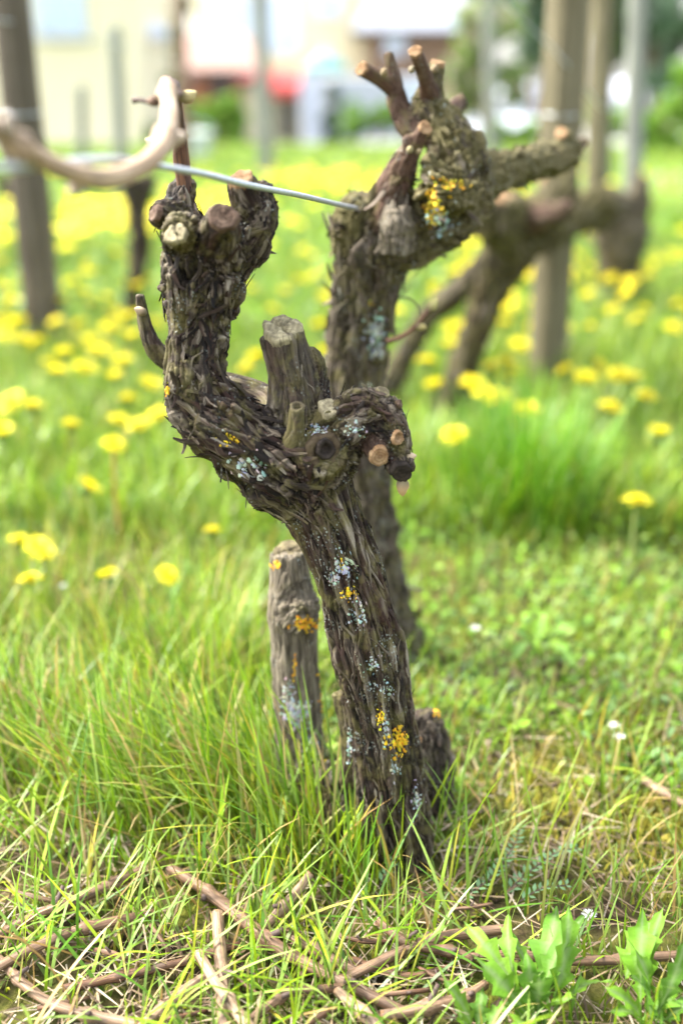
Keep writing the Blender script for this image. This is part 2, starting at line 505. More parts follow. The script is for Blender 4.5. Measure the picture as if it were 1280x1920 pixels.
def vine_mesh(name, chains, voxel, smooth_it=3, step=.006, sides=20, seed=0, amp=1.0):
    V = []; F = []
    S = {k: [] for k in ('P', 'r', 's', 'T', 'N', 'B', 'an', 'amp', 'shag', 'grey', 'young', 'moss', 'lich')}
    s0 = 0.0
    for c in chains:
        K = spline(c['K'], step)
        P, R = K[:, :3], K[:, 3]
        v, f = tube(P, R, sides)
        o = len(V); V += [tuple(p) for p in v]; F += [tuple(i + o for i in q) for q in f]
        T, N, B = frames(P)
        ds = np.concatenate([[0], np.cumsum(np.linalg.norm(np.diff(P, axis=0), axis=1))])
        S['P'].append(P); S['r'].append(R); S['s'].append(ds + s0); S['T'].append(T); S['N'].append(N); S['B'].append(B)
        for k in ('an', 'amp', 'shag', 'grey', 'young', 'moss', 'lich'):
            S[k].append(np.full(len(P), float(c[k])))
        s0 += ds[-1] + .37
    S = {k: np.concatenate(v) for k, v in S.items()}
    me = bpy.data.meshes.new('tmp'); me.from_pydata(V, [], F); me.update()
    o = bpy.data.objects.new('tmp', me); COL.objects.link(o)
    md = o.modifiers.new('r', 'REMESH'); md.mode = 'VOXEL'; md.voxel_size = voxel
    dg = bpy.context.evaluated_depsgraph_get()
    ev = o.evaluated_get(dg); m2 = ev.to_mesh()
    n = len(m2.vertices)
    W = np.empty(n * 3, np.float32); m2.vertices.foreach_get('co', W); W = W.reshape(-1, 3).astype(float)
    E = np.empty(len(m2.edges) * 2, np.int32); m2.edges.foreach_get('vertices', E); E = E.reshape(-1, 2)
    L = np.empty(len(m2.loops), np.int32); m2.loops.foreach_get('vertex_index', L)
    ls = np.empty(len(m2.polygons), np.int32); m2.polygons.foreach_get('loop_start', ls)
    lt = np.empty(len(m2.polygons), np.int32); m2.polygons.foreach_get('loop_total', lt)
    ev.to_mesh_clear(); bpy.data.objects.remove(o); bpy.data.meshes.remove(me)
    quads = L[ls[lt == 4][:, None] + np.arange(4)]
    tris = L[ls[lt == 3][:, None] + np.arange(3)] if (lt == 3).any() else None
    deg = np.bincount(E.ravel(), minlength=n).astype(float)
    def lap(A):
        if A.ndim == 1:
            return (np.bincount(E[:, 0], A[E[:, 1]], n) + np.bincount(E[:, 1], A[E[:, 0]], n)) / np.maximum(deg, 1)
        return np.stack([lap(A[:, k]) for k in range(A.shape[1])], -1)
    for _ in range(smooth_it): W = W * .4 + lap(W) * .6
    def normals(W):
        a, b, c, d = (W[quads[:, k]] for k in range(4))
        fn = np.cross(c - a, d - b)
        N = np.stack([sum(np.bincount(quads[:, k], fn[:, j], n) for k in range(4)) for j in range(3)], -1)
        return N / (np.linalg.norm(N, axis=1)[:, None] + 1e-12)
    Nn = normals(W)
    near = np.empty(n, np.int64)
    for i in range(0, n, 20000):
        d = np.linalg.norm(W[i:i+20000, None, :] - S['P'][None], axis=2) / S['r'][None]
        near[i:i+20000] = d.argmin(1)
    D = W - S['P'][near]
    T = S['T'][near]
    q = np.stack([S['s'][near] + (D * T).sum(1), (D * S['N'][near]).sum(1), (D * S['B'][near]).sum(1)], -1)
    sc = {k: S[k][near] for k in ('an', 'amp', 'shag', 'grey', 'young', 'moss', 'lich', 'r')}
    for k in ('an', 'amp', 'grey', 'young', 'moss', 'r', 'lich'):
        for _ in range(6): sc[k] = sc[k] * .3 + lap(sc[k]) * .7
    an = sc['an']
    # bark relief: long strips, shingled plates, cracks, lumps
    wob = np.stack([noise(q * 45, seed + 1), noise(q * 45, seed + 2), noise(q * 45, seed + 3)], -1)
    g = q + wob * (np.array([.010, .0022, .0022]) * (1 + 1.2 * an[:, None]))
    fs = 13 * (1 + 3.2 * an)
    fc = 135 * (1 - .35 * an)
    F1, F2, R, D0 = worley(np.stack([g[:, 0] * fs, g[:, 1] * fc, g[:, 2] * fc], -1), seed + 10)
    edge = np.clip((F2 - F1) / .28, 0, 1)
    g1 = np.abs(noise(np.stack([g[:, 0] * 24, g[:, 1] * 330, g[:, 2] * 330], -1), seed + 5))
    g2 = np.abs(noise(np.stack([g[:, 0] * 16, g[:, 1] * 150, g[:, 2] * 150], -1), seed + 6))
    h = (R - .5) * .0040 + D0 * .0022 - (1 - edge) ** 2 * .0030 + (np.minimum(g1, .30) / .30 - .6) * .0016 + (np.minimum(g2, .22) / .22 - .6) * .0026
    h += noise(W * 55, seed + 7) * .0030 * (.35 + an) + noise(W * 120, seed + 8) * .0016 * (.2 + an)
    G1, G2, R2, E0 = worley(np.stack([g[:, 0] * 75, g[:, 1] * 95, g[:, 2] * 95], -1) + wob * .5, seed + 40)
    h += an * ((R2 - .5) * .0050 + E0 * .0020 - (1 - np.clip((G2 - G1) / .25, 0, 1)) ** 2 * .0026)
    rs = np.clip(sc['r'] / .026, .25, 1.15)
    W2 = W + Nn * (h * sc['amp'] * rs * amp)[:, None]
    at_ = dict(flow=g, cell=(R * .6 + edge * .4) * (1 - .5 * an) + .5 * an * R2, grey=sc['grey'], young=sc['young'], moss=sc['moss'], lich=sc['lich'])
    me = np_mesh(name, W2, tris=tris, quads=quads, attrs=at_)
    info = dict(V=W2, N=normals(W2), N0=Nn, T=T, q=g, cell=R, shag=S['shag'][near] * np.clip(sc['amp'], .2, 1), quads=quads,
                grey=sc['grey'], young=sc['young'], moss=sc['moss'], lich=sc['lich'], an=an, r=sc['r'])
    return me, info

def bark_strips(name, I, count, Lr, Wr, lift, seed=0, an_range=(-1, 9), jit=.22, end=.75, bvh=None):
    """loose peeling strips of bark lying along the grain, their ends standing off"""
    g = np.random.default_rng(seed)
    w = I['shag'] * ((I['an'] >= an_range[0]) & (I['an'] < an_range[1])); w = w / w.sum()
    k = g.choice(len(w), count, p=w)
    P, N, T = I['V'][k], I['N0'][k], I['T'][k].copy()
    T *= np.where(g.random(count) < .5, -1, 1)[:, None]
    T -= N * (T * N).sum(1)[:, None]
    T /= np.linalg.norm(T, axis=1)[:, None] + 1e-9
    S = np.cross(N, T)
    a = g.normal(0, jit, count) + g.normal(0, .5, count) * np.clip(I['an'][k], 0, 1)
    T, S = T * np.cos(a)[:, None] + S * np.sin(a)[:, None], S * np.cos(a)[:, None] - T * np.sin(a)[:, None]
    rs = np.clip(I['r'][k] / .026, .35, 1.1)
    L = g.uniform(*Lr, count) * rs * (1 - .45 * I['an'][k]); Wd = g.uniform(*Wr, count) * rs
    big = g.random(count) < .12
    lf = np.abs(g.normal(0, lift, count)) * np.where(big, 2.3, 1) * rs
    curl = g.normal(0, .25, count)
    nseg = 5
    V = []
    for j in range(nseg + 1):
        t = j / nseg
        c = P + T * (L * (t - .3))[:, None] + S * (curl * L * t * t)[:, None]
        if bvh is not None:
            for q in range(count):
                h = bvh.find_nearest(Vector(c[q]))
                if h[0] is not None: c[q] = h[0]
        c = c + N * (-.0006 + lf * max(0, t - .2) ** 1.8 + g.normal(0, .0003, count))[:, None]
        wd = Wd * (.6 + .8 * t * (1 - t) * 2) * (1 if j < nseg else end) * g.uniform(.6, 1.35, count)
        V.append(c - S * (wd / 2)[:, None]); V.append(c + N * (wd * .28)[:, None]); V.append(c + S * (wd / 2)[:, None])
    V = np.stack(V, 1)
    n3 = (nseg + 1) * 3
    base = np.arange(count)[:, None] * n3
    Q = []
    for j in range(nseg):
        for c in (0, 1):
            o = j * 3 + c
            Q.append(base + np.array([o, o + 1, o + 4, o + 3]))
    Q = np.concatenate(Q)
    rep = lambda A: np.repeat(A, n3, axis=0)
    tt = np.tile(np.repeat(np.arange(nseg + 1) / nseg, 3), count)
    ac = np.tile(np.tile(np.array([-1., 0, 1]), nseg + 1), count)
    fl = rep(I['q'][k] + g.normal(0, .1, (count, 3))) + np.stack([tt * rep(L), ac * rep(Wd) / 2, np.zeros_like(tt)], -1)
    at_ = dict(flow=fl, cell=rep(g.random(count)), grey=rep(I['grey'][k]), young=rep(I['young'][k] * .5), moss=rep(I['moss'][k] * .6), lich=rep(I['lich'][k] * .5))
    return np_mesh(name, V.reshape(-1, 3), quads=Q, attrs=at_)

def cut_face(parent, c, nrm, r, kind, seed=0, hollow=0.0, crack=0.0, label=None, name='cut_face', rough=1.0):
    """a sawn stub end: an uneven disc with depth, standing a little proud of the stub"""
    g = np.random.default_rng(seed + 100)
    nr, ns = 9, 36
    V = []; F = []
    ph = g.uniform(0, 6.28, 4)
    ca = g.uniform(0, 6.28, 3)
    for i in range(nr + 1):
        t = i / nr
        for k in range(ns):
            a = 2 * math.pi * k / ns
            rr = r * t * (1 + .07 * math.sin(2 * a + ph[0]) + .06 * math.sin(3 * a + ph[1]) + .045 * math.sin(7 * a + ph[2]))
            z = .10 * r * math.sin(a + ph[3]) * t * rough + .05 * r * math.sin(5 * a + ph[1]) * t * t * rough + g.normal(0, .018 * r) * rough
            if t > .93: z -= .16 * r
            if hollow: z -= hollow * r * max(0, 1 - (t / .62) ** 3)
            if crack:
                for q in ca:
                    d = abs((a - q + math.pi) % (2 * math.pi) - math.pi) * max(t, .15)
                    z -= crack * r * math.exp(-(d / .10) ** 2) * (1 if .05 < t < .9 else .4)
            V.append((rr * math.cos(a), rr * math.sin(a), z))
    for i in range(nr):
        for k in range(ns):
            F.append((i*ns+k, (i+1)*ns+k, (i+1)*ns+(k+1) % ns, i*ns+(k+1) % ns))
    # skirt down into the wood
    o = len(V)
    for k in range(ns):
        x, y, z = V[nr*ns+k]; V.append((x * .97, y * .97, z - r * .5))
    for k in range(ns):
        F.append((nr*ns+k, o+k, o+(k+1) % ns, nr*ns+(k+1) % ns))
    me = bpy.data.meshes.new(name); me.from_pydata(V, [], F)
    me.polygons.foreach_set('use_smooth', [True] * len(me.polygons)); me.update()
    ob = obj(name, me, M[kind], parent)
    ob.rotation_euler = Vector(nrm).to_track_quat('Z', 'Y').to_euler()
    ob.location = Vector([float(x) for x in c]) - (parent.location if parent else Vector())
    if label: ob['label'] = label
    return ob

def cutpx(parent, px, py, Y, r, nrm, kind, seed=0, **kw):
    nrm = Vector(nrm).normalized()
    c = at(px, py, Y) + np.array(nrm) * .0012
    return cut_face(parent, c, nrm, r * .90 * dep(px, py, Y) / FPX, kind, seed, **kw)

def bud(parent, px, py, Y, r, nrm, seed=0, col=(.62, .50, .28), tip=(.70, .62, .38), name='bud', el=1.5):
    g = np.random.default_rng(seed + 300)
    c = at(px, py, Y); R = r * dep(px, py, Y) / FPX
    V = []; F = []; C = []
    nl, ns = 9, 14
    for i in range(nl + 1):
        t = i / nl
        rr = R * math.sin(math.pi * (.06 + .94 * t) ** .85) ** .8 if t < 1 else 0
        for k in range(ns):
            a = 2 * math.pi * k / ns
            f = 1 + g.normal(0, .06)
            V.append((rr * f * math.cos(a), rr * f * math.sin(a), R * el * (2 * t - 1)))
            m = min(1, max(0, (t - .25) * 2.2))
            C.append(tuple(.62 * (col[j] * .45 * (1 - m) + tip[j] * m) for j in range(3)) + (1,))
    for i in range(nl):
        for k in range(ns):
            F.append((i*ns+k, i*ns+(k+1) % ns, (i+1)*ns+(k+1) % ns, (i+1)*ns+k))
    me = np_mesh(name, V, quads=F, attrs=dict(col=np.array(C)))
    ob = obj(name, me, M['bud'], parent)
    ob.rotation_euler = Vector(nrm).to_track_quat('Z', 'Y').to_euler()
    ob.location = Vector([float(x) for x in c]) - (parent.location if parent.parent is None else parent.parent.location)
    return ob

def lichen_on(parent, bvh, px, py, r_px, n, seed, col=(.62, .40, .02), name='lichen_patch', label=None, spread=(1, 1)):
    """a crust of small lobed granules sitting on the bark where the pixel's ray meets it"""
    g = np.random.default_rng(seed + 500)
    V = []; F = []; C = []
    for j in range(int(n * 2.2)):
        qx, qy = g.normal(0, .42), g.normal(0, .42)
        d = Vector(ray(px + qx * r_px * spread[0], py + qy * r_px * spread[1])).normalized()
        hit, nr, _, dist = bvh.ray_cast(Vector(C0), d)
        if hit is None or dist > 2.2: continue
        R = g.uniform(.45, 1.15) * max(.0010, r_px * .13 * dist / FPX)
        t = nr.orthogonal().normalized(); b = nr.cross(t)
        o = len(V); ns = 7
        cc = tuple(min(1, c * g.uniform(.75, 1.25)) for c in col) + (1,)
        R *= 1.45; V.append(hit + nr * R * .26); C.append(cc)
        for ring, (rr, zz) in enumerate(((.65, .22), (1.0, .02))):
            for k in range(ns):
                a = 6.2832 * k / ns; f = g.uniform(.5, 1.3)
                V.append(hit + (t * math.cos(a) + b * math.sin(a)) * R * rr * f + nr * R * zz * g.uniform(.6, 1.3)); C.append(cc)
        for k in range(ns):
            k2 = (k + 1) % ns
            F.append((o, o + 1 + k, o + 1 + k2)); F.append((o + 1 + k, o + 1 + ns + k, o + 1 + ns + k2)); F.append((o + 1 + k, o + 1 + ns + k2, o + 1 + k2))
    if not V: return None
    V = np.array([list(v) for v in V]) - np.array(parent.location)
    ob = obj(name, np_mesh(name, V, tris=F, attrs=dict(col=np.array(C))), M['lichen'], parent)
    ob['kind'] = 'stuff'
    return ob

def cane_mesh(name, K, sides=14, step=.004, nodes=(), pale=(0, 1), seed=0, rough=.06, knob=.35):
    """a cane: gently uneven tube with swollen nodes; nodes are fractions along it"""
    S = spline(K, step)
    P, R = S[:, :3], S[:, 3].copy()
    n = len(P)
    u = np.linspace(0, 1, n)
    ln = np.concatenate([[0], np.cumsum(np.linalg.norm(np.diff(P, axis=0), axis=1))])
    for f in nodes:
        R *= 1 + knob * np.exp(-(((u - f) * ln[-1]) / (R.mean() * 1.1)) ** 2)
    T, N, B = frames(P)
    a = np.arange(sides) * 2 * math.pi / sides
    dirs = N[:, None] * np.cos(a)[None, :, None] + B[:, None] * np.sin(a)[None, :, None]
    pp = np.stack([np.repeat(ln, sides) * 60, np.tile(np.cos(a) * 2, n), np.tile(np.sin(a) * 2, n)], -1)
    rr = np.repeat(R, sides) * (1 + rough * noise(pp, seed) + rough * .5 * noise(pp * np.array([.3, 3, 3]), seed + 1))
    V = np.repeat(P, sides, 0) + dirs.reshape(-1, 3) * rr[:, None]
    # cut ends: closed with a slightly sunk centre
    V = np.vstack([V, P[0] + T[0] * R[0] * .15, P[-1] - T[-1] * R[-1] * .15])
    i = np.arange(n - 1)[:, None] * sides + np.arange(sides)[None]
    i2 = np.arange(n - 1)[:, None] * sides + (np.arange(sides)[None] + 1) % sides
    Q = np.stack([i, i2, i2 + sides, i + sides], -1).reshape(-1, 4)
    k = np.arange(sides); k2 = (k + 1) % sides
    tr = np.concatenate([np.stack([np.full(sides, n * sides), k2, k], -1), np.stack([np.full(sides, n * sides + 1), (n-1)*sides + k, (n-1)*sides + k2], -1)])
    fl = np.stack([np.repeat(ln, sides), np.tile(np.cos(a), n) * np.repeat(R, sides), np.tile(np.sin(a), n) * np.repeat(R, sides)], -1)
    pa = np.interp(u, np.linspace(0, 1, len(pale)), pale)
    pv = np.concatenate([np.repeat(pa, sides), [1.0, 1.0]])
    fl = np.vstack([fl + seed * .7, [[0, 0, 0], [0, 0, 0]]])
    return np_mesh(name, V, tris=tr, quads=Q, attrs=dict(flow=fl, pale=pv))

def bvh_of(I):
    return BVHTree.FromPolygons([Vector(v) for v in I['V']], I['quads'].tolist())
# ---- the old vine in focus
hero_loc = ongr(740, 1590)
hero = tag(empty('old_vine', hero_loc), 'gnarled old vine in sharp focus, leaning trunk with curved left arm and sawn stubs', 'vine')
hb = [
    chain([(745,1640,84,.775),(738,1570,70,.775),(728,1450,62,.775),(711,1330,60,.775),(690,1230,65,.775),(668,1130,64,.778),(640,1040,62,.78),(612,965,66,.785),(588,905,74,.79)], an=.0, amp=1.05, shag=.8, moss=.45, lich=1.0),
    chain([(600,930,62,.785),(545,885,82,.79),(480,838,74,.79),(412,790,70,.79),(370,735,60,.795),(366,680,55,.80),(371,610,57,.81),(381,545,70,.815),(388,480,78,.82),(393,435,60,.822)], an=.40, amp=1.2, shag=1.5, moss=.5, lich=.8),
    # head, left spur
    chain([(375,470,52,.815),(345,440,40,.80),(330,436,25,.775)], an=.5, shag=1.2, moss=.8),
    chain([(365,450,45,.83),(335,412,34,.825),(308,402,26,.81),(293,400,20,.80)], an=.5, shag=1.0),
    chain([(340,420,34,.83),(338,385,31,.84),(346,355,26,.845),(352,335,18,.845)], an=.5, shag=1.0),
    # middle stub
    chain([(405,480,56,.81),(412,440,40,.79),(417,410,31,.77)], an=.3, shag=1.0, amp=.8),
    # right spur
    chain([(420,490,55,.82),(462,450,44,.82),(484,405,40,.82),(492,368,30,.825),(508,345,9,.825)], an=.5, shag=1.4),
    chain([(478,405,36,.82),(462,370,32,.815),(453,338,27,.81)], an=.3, shag=.8, amp=.7),
    # central stub
    chain([(560,800,64,.80),(556,752,52,.80),(550,705,46,.80),(538,660,42,.80),(529,626,42,.80)], an=.05, shag=.5, amp=.75, grey=.25, moss=.5, lich=.4),
    chain([(575,770,40,.805),(586,715,30,.81),(588,680,22,.81),(578,655,10,.81)], an=.5, shag=1.4),
    # right arm, its knot and the tip
    chain([(560,890,80,.79),(605,850,66,.785),(640,805,54,.785),(680,778,50,.785),(712,785,42,.783),(733,820,36,.78),(742,855,30,.775),(752,882,25,.765)], an=.6, amp=1.1, shag=1.2, moss=.35, lich=.7),
    chain([(585,870,62,.79),(598,855,54,.775),(606,847,46,.757)], an=.1, amp=.45, shag=.1, moss=.7),
    chain([(680,800,40,.785),(702,832,28,.775),(709,852,21,.762)], an=.3, shag=.5, amp=.6, young=.5),
    chain([(720,790,28,.785),(738,812,20,.775),(744,820,15,.765)], an=.3, shag=.3, amp=.5),
    chain([(690,775,30,.79),(704,756,22,.79),(716,738,17,.785)], an=.3, shag=.6, amp=.6, grey=.4),
    chain([(715,775,14,.785),(728,769,10,.785),(748,758,9,.78)], an=.1, shag=0, amp=.3, young=.9),
    chain([(548,850,26,.772),(554,805,17,.762),(557,766,15,.760)], an=.05, shag=.1, amp=.7, moss=1.2, grey=.3),
    chain([(610,815,40,.785),(617,782,30,.78),(618,768,27,.78)], an=.3, shag=.3, amp=.6, moss=.8),
    # thin arm behind
    chain([(545,800,40,.83),(500,748,26,.86),(440,725,24,.87),(360,700,20,.88),(305,668,20,.885),(283,640,17,.885),(268,590,12,.885),(263,552,9,.885)], an=.2, shag=.4, amp=.6, moss=.5),
    # old root crown
    chain([(690,1640,110,.80),(655,1570,88,.805),(635,1500,72,.81),(620,1430,40,.825)], an=.5, shag=1.0, moss=.5),
    chain([(760,1640,80,.81),(800,1560,50,.83),(806,1460,42,.84),(800,1380,38,.845),(790,1335,24,.85)], an=.5, shag=.8, grey=.2, lich=1.0, moss=.1),
    chain([(650,1300,26,.79),(665,1400,24,.785),(655,1470,20,.79)], an=.1, shag=.4, lich=1.3, moss=.6),
]
me, IH = vine_mesh('trunk', hb, .00088, 3, seed=1)
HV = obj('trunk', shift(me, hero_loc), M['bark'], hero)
BH = bvh_of(IH)
st = bark_strips('bark_strips', IH, 900, (.018, .050), (.0010, .0030), .0016, 5, (-1, .15), .04, .4, BH)
tag(obj('bark_fibres', shift(st, hero_loc), M['bark'], hero), kind='stuff')
st = bark_strips('bark_strips', IH, 1500, (.012, .050), (.0014, .0060), .0044, 6, (.15, 9), .22, .85, BH)
tag(obj('bark_strips', shift(st, hero_loc), M['bark'], hero), kind='stuff')
stub = [
    chain([(600,1620,100,.84),(575,1500,66,.845),(562,1390,48,.85),(556,1290,44,.855),(551,1200,43,.86),(548,1150,46,.862),(545,1105,40,.865),(543,1065,36,.868),(540,1035,33,.87)], an=.0, amp=.55, shag=.1, grey=1.0, moss=.1, lich=1.5),
    chain([(548,1165,40,.86),(560,1135,44,.855),(566,1115,30,.855)], an=.6, amp=.8, shag=.1, grey=.9, moss=.2, lich=.5),
]
me, IS = vine_mesh('dead_stub', stub, .0012, 3, seed=21)
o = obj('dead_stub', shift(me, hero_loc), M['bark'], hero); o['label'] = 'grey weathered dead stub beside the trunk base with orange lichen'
BS = bvh_of(IS)

cam_dir = lambda a, b, c: (a, -c, b)   # (right, up, towards the camera)
cutpx(hero, 329,437,.771,24, cam_dir(-.25,.62,.75), 'cut_grey', 1, crack=.22)
cutpx(hero, 290,400,.797,20, cam_dir(-.75,.35,.55), 'cut_brown', 2)
cutpx(hero, 418,406,.765,31, cam_dir(.05,.55,.83), 'cut_brown', 3, crack=.06)
cutpx(hero, 452,334,.808,27, cam_dir(-.05,.9,.42), 'cut_fresh', 4)
cutpx(hero, 528,614,.797,45, cam_dir(-.12,.86,.5), 'cut_grey', 5, crack=.25, rough=1.6)
cutpx(hero, 607,846,.756,38, cam_dir(.3,.05,.97), 'knot', 6, hollow=.25, label='smooth healed rim of a closed knot', name='knot_rim')
cutpx(hero, 611,843,.7535,22, cam_dir(.35,.05,.95), 'cut_dark', 7, hollow=.5, name='knot_hole')
cutpx(hero, 711,856,.757,21, cam_dir(.25,-.1,.95), 'cut_fresh', 8)
cutpx(hero, 753,886,.760,24, cam_dir(.25,-.35,.9), 'cut_dark', 9)
cutpx(hero, 746,821,.762,15, cam_dir(.6,.1,.8), 'cut_fresh', 10, hollow=.4)
cutpx(hero, 718,735,.783,17, cam_dir(.5,.8,.35), 'cut_old', 11)
cutpx(hero, 749,757,.779,9, cam_dir(.85,.4,.3), 'cut_brown', 12)
cutpx(hero, 557,763,.759,15, cam_dir(.02,.8,.6), 'cut_old', 13, hollow=.9, label='small hollow green-grey stub end')
cutpx(hero, 618,764,.777,27, cam_dir(.02,.9,.42), 'cut_grey', 14)
cutpx(hero, 540,1033,.869,31, cam_dir(-.1,.95,.3), 'cut_old', 15, crack=.2)
cutpx(hero, 783,1388,.80,9, cam_dir(.1,.5,.85), 'cut_fresh', 16)

for i, (x, y, r, n, sp) in enumerate([(747,1393,27,52,(.8,1.2)),(714,1345,15,22,(.6,1.3)),(655,1113,16,22,(1,1)),(639,1056,10,12,(.8,1)),(432,822,20,26,(1.1,.7)),(607,1420,10,14,(.8,1.4)),(820,1336,12,16,(1,1)),(313,733,9,10,(.6,1.5))]):
    lichen_on(hero, BH, x, y, r, n, i, spread=sp)
for i, (x, y, r, n, sp) in enumerate([(570,1168,24,46,(1.1,.6)),(606,1290,18,40,(.5,3.4)),(519,1060,12,16,(1,1)),(601,1200,14,22,(.4,3)),(553,1250,9,14,(.5,3))]):
    lichen_on(hero, BS, x, y, r, n, 20 + i, col=(.55, .30, .02), spread=sp)
for i, (x, y, r, n, sp) in enumerate([(668,1150,20,34,(1,1.6)),(622,1085,14,18,(1,1)),(780,1500,14,30,(.8,2.4)),(722,1370,10,20,(.7,2.5)),(700,1245,16,16,(1.4,1.4)),(655,1400,10,26,(.6,4)),(668,807,16,16,(1.4,1)),(600,808,18,20,(1.6,.8)),(720,1290,16,14,(1.5,1)),(640,1060,30,26,(1,1.4)),(470,870,34,26,(1.4,1)),(742,1440,16,16,(.8,1.6))]):
    lichen_on(hero, BH, x, y, r, n, 60 + i, col=(.33, .37, .34), spread=sp)
for i, (x, y, r, n, sp) in enumerate([(560,1340,26,60,(1.0,1.2)),(540,1300,16,20,(1,2)),(580,1400,22,30,(1,1.5))]):
    lichen_on(hero, BS, x, y, r, n, 90 + i, col=(.33, .35, .33), spread=sp)

# the arched cane, bent over the wire towards the camera
KC = []
for (px, py, r, Y) in [(350,385,17,.842),(345,345,15,.842),(339,290,13.5,.84),(334,230,12.5,.835),(327,180,12.5,.82),(316,157,13,.79),(312,163,14,.745),(317,200,16,.695),(316,240,17.5,.655),(298,282,18.5,.625),(255,318,19.5,.60),(190,334,20,.575),(120,318,20.5,.55),(50,283,20.5,.525),(5,250,22,.51),(-45,225,22,.495)]:
    KC.append((*at(px, py, Y), r * dep(px, py, Y) / FPX))
me = cane_mesh('fruiting_cane', KC, 16, .003, nodes=(.23, .42, .62, .93), pale=(0, 0, .05, .1, .6, .95, 1, .8, 1, .9, .7), seed=4, rough=.11, knob=.5)  # colour goes from brown at the base to pale tan past the bend
cane = obj('fruiting_cane', shift(me, hero_loc), M['cane'], hero); cane['label'] = 'brown year-old cane arched over the wire, pale tan towards its end'
bud(cane, 354,180,.81,12, cam_dir(.8,.35,.2), 1, tip=(.72,.60,.30)); bud(cane, 334,258,.645,13, cam_dir(.9,.3,.3), 2, tip=(.75,.62,.48)); bud(cane, 284,266,.80,9, cam_dir(-.9,.4,.1), 3)
bud(cane, 142,350,.56,14, cam_dir(-.7,-.5,.4), 4, tip=(.75,.58,.5)); bud(cane, 12,232,.505,17, cam_dir(.2,.95,.2), 5, tip=(.62,.5,.4)); bud(cane, 288,190,.735,10, cam_dir(-.9,-.1,.2), 6, col=(.2,.1,.06), tip=(.33,.22,.16)); bud(cane, 331,176,.73,9, cam_dir(.7,.1,.1), 7, tip=(.3,.22,.2))
bud(hero, 768,856,.768,9, cam_dir(.9,.2,.2), 8, tip=(.62,.48,.32)); bud(hero, 754,914,.765,12, cam_dir(.05,-1,.1), 9, tip=(.66,.44,.22)); bud(hero, 263,583,.88,9, cam_dir(-.6,.4,.4), 10, tip=(.6,.45,.3))
TD = MB(); TD.tube([at(x, y, Y) for x, y, Y in [(250,188,.74),(262,187,.738),(276,190,.735),(290,190,.735)]], [.0022, .0016, .0016, .0022], 8)
obj('tendril', shift(TD.mesh('tendril', True), hero_loc), M['tendril'], cane)

# ---- the wire
WK = []
for (px, py, r, Y) in [(-260,335,6,.40),(-60,318,6,.475),(30,312,6,.515),(120,304,6,.56),(215,298,6,.61),(300,312,6,.68),(380,326,6,.735),(470,348,6,.785),(560,366,6,.87),(640,385,6,1.00),(668,391,6,1.05)]:
    WK.append((*at(px, py, Y), .0023))
WM = cane_mesh('trellis_wire', WK, 10, .006, rough=.02)
w = obj('trellis_wire', WM, M['wire'])
tag(w, 'thin galvanised trellis wire running from the arched cane to the vine behind', 'wire')

# ---- second vine, just behind
VY = .90     # nearer than first laid out
v2_loc = ongr(738, 1238)
v2 = tag(empty('old_vine', v2_loc), 'slightly blurred thick vine behind the sharp one, shaggy trunk with many short spurs', 'vine')
vb = [
    chain([(748,1275,66,1.255*VY),(738,1215,54,1.255*VY),(722,1130,45,1.255*VY),(706,1050,42,1.255*VY),(690,970,46,1.25*VY),(674,880,51,1.245*VY),(664,780,52,1.24*VY),(664,700,54,1.235*VY),(678,600,57,1.23*VY),(688,520,62,1.22*VY),(690,450,66,1.21*VY),(688,410,56,1.21*VY)], an=.15, amp=1.1, shag=1.4, moss=.5, grey=.35, lich=1.1),
    chain([(668,450,44,1.20*VY),(658,415,36,1.19*VY),(666,388,28,1.19*VY),(678,372,20,1.19*VY)], an=.4, shag=1.4, moss=1.0),
    chain([(705,430,48,1.20*VY),(735,372,38,1.19*VY),(750,322,28,1.18*VY),(768,285,20,1.17*VY),(782,264,16,1.165*VY),(795,243,14,1.16*VY)], an=.2, amp=.7, shag=.5, young=.8),
    chain([(766,290,15,1.17*VY),(766,270,13,1.165*VY),(760,255,10,1.165*VY)], an=.1, amp=.4, shag=0, young=.8),
    chain([(705,450,62,1.21*VY),(785,432,58,1.20*VY),(845,388,60,1.21*VY),(862,325,54,1.22*VY),(842,264,46,1.23*VY),(816,224,37,1.235*VY),(802,186,29,1.24*VY),(812,150,20,1.24*VY),(820,120,15,1.24*VY)], an=.6, amp=1.2, shag=1.0, moss=1.1, grey=.25, lich=1.2),
    chain([(742,470,36,1.17*VY),(745,420,33,1.165*VY),(748,392,24,1.17*VY)], an=.2, amp=.8, shag=1.4, grey=.9, moss=0),
    chain([(805,180,20,1.23*VY),(795,140,15,1.21*VY),(779,98,13,1.19*VY)], an=.1, amp=.5, shag=.1, young=.8),
    chain([(800,255,34,1.235*VY),(762,228,26,1.245*VY),(744,190,20,1.25*VY),(736,140,14,1.25*VY),(728,97,9,1.25*VY)], an=.2, amp=.7, shag=.3, young=.6),
    chain([(740,172,15,1.25*VY),(710,147,14,1.24*VY),(679,130,14,1.23*VY)], an=.1, amp=.4, shag=.1, young=.9),
    chain([(822,240,24,1.26*VY),(845,207,17,1.29*VY),(866,190,14,1.31*VY)], an=.2, amp=.6, shag=.2, young=.5),
    chain([(868,345,46,1.24*VY),(925,322,37,1.31*VY),(985,310,33,1.40*VY),(1040,298,31,1.48*VY),(1066,282,23,1.50*VY),(1052,252,15,1.49*VY)], an=.6, amp=1.1, shag=.8, moss=1.8, grey=.3),
    chain([(1060,285,18,1.52*VY),(1078,274,13,1.52*VY),(1092,268,11,1.53*VY)], an=.1, amp=.5, shag=0, young=.5),
    chain([(818,362,54,1.17*VY),(852,352,44,1.15*VY)], an=.9, amp=1.3, shag=.3, moss=1.5, lich=1.3),
]
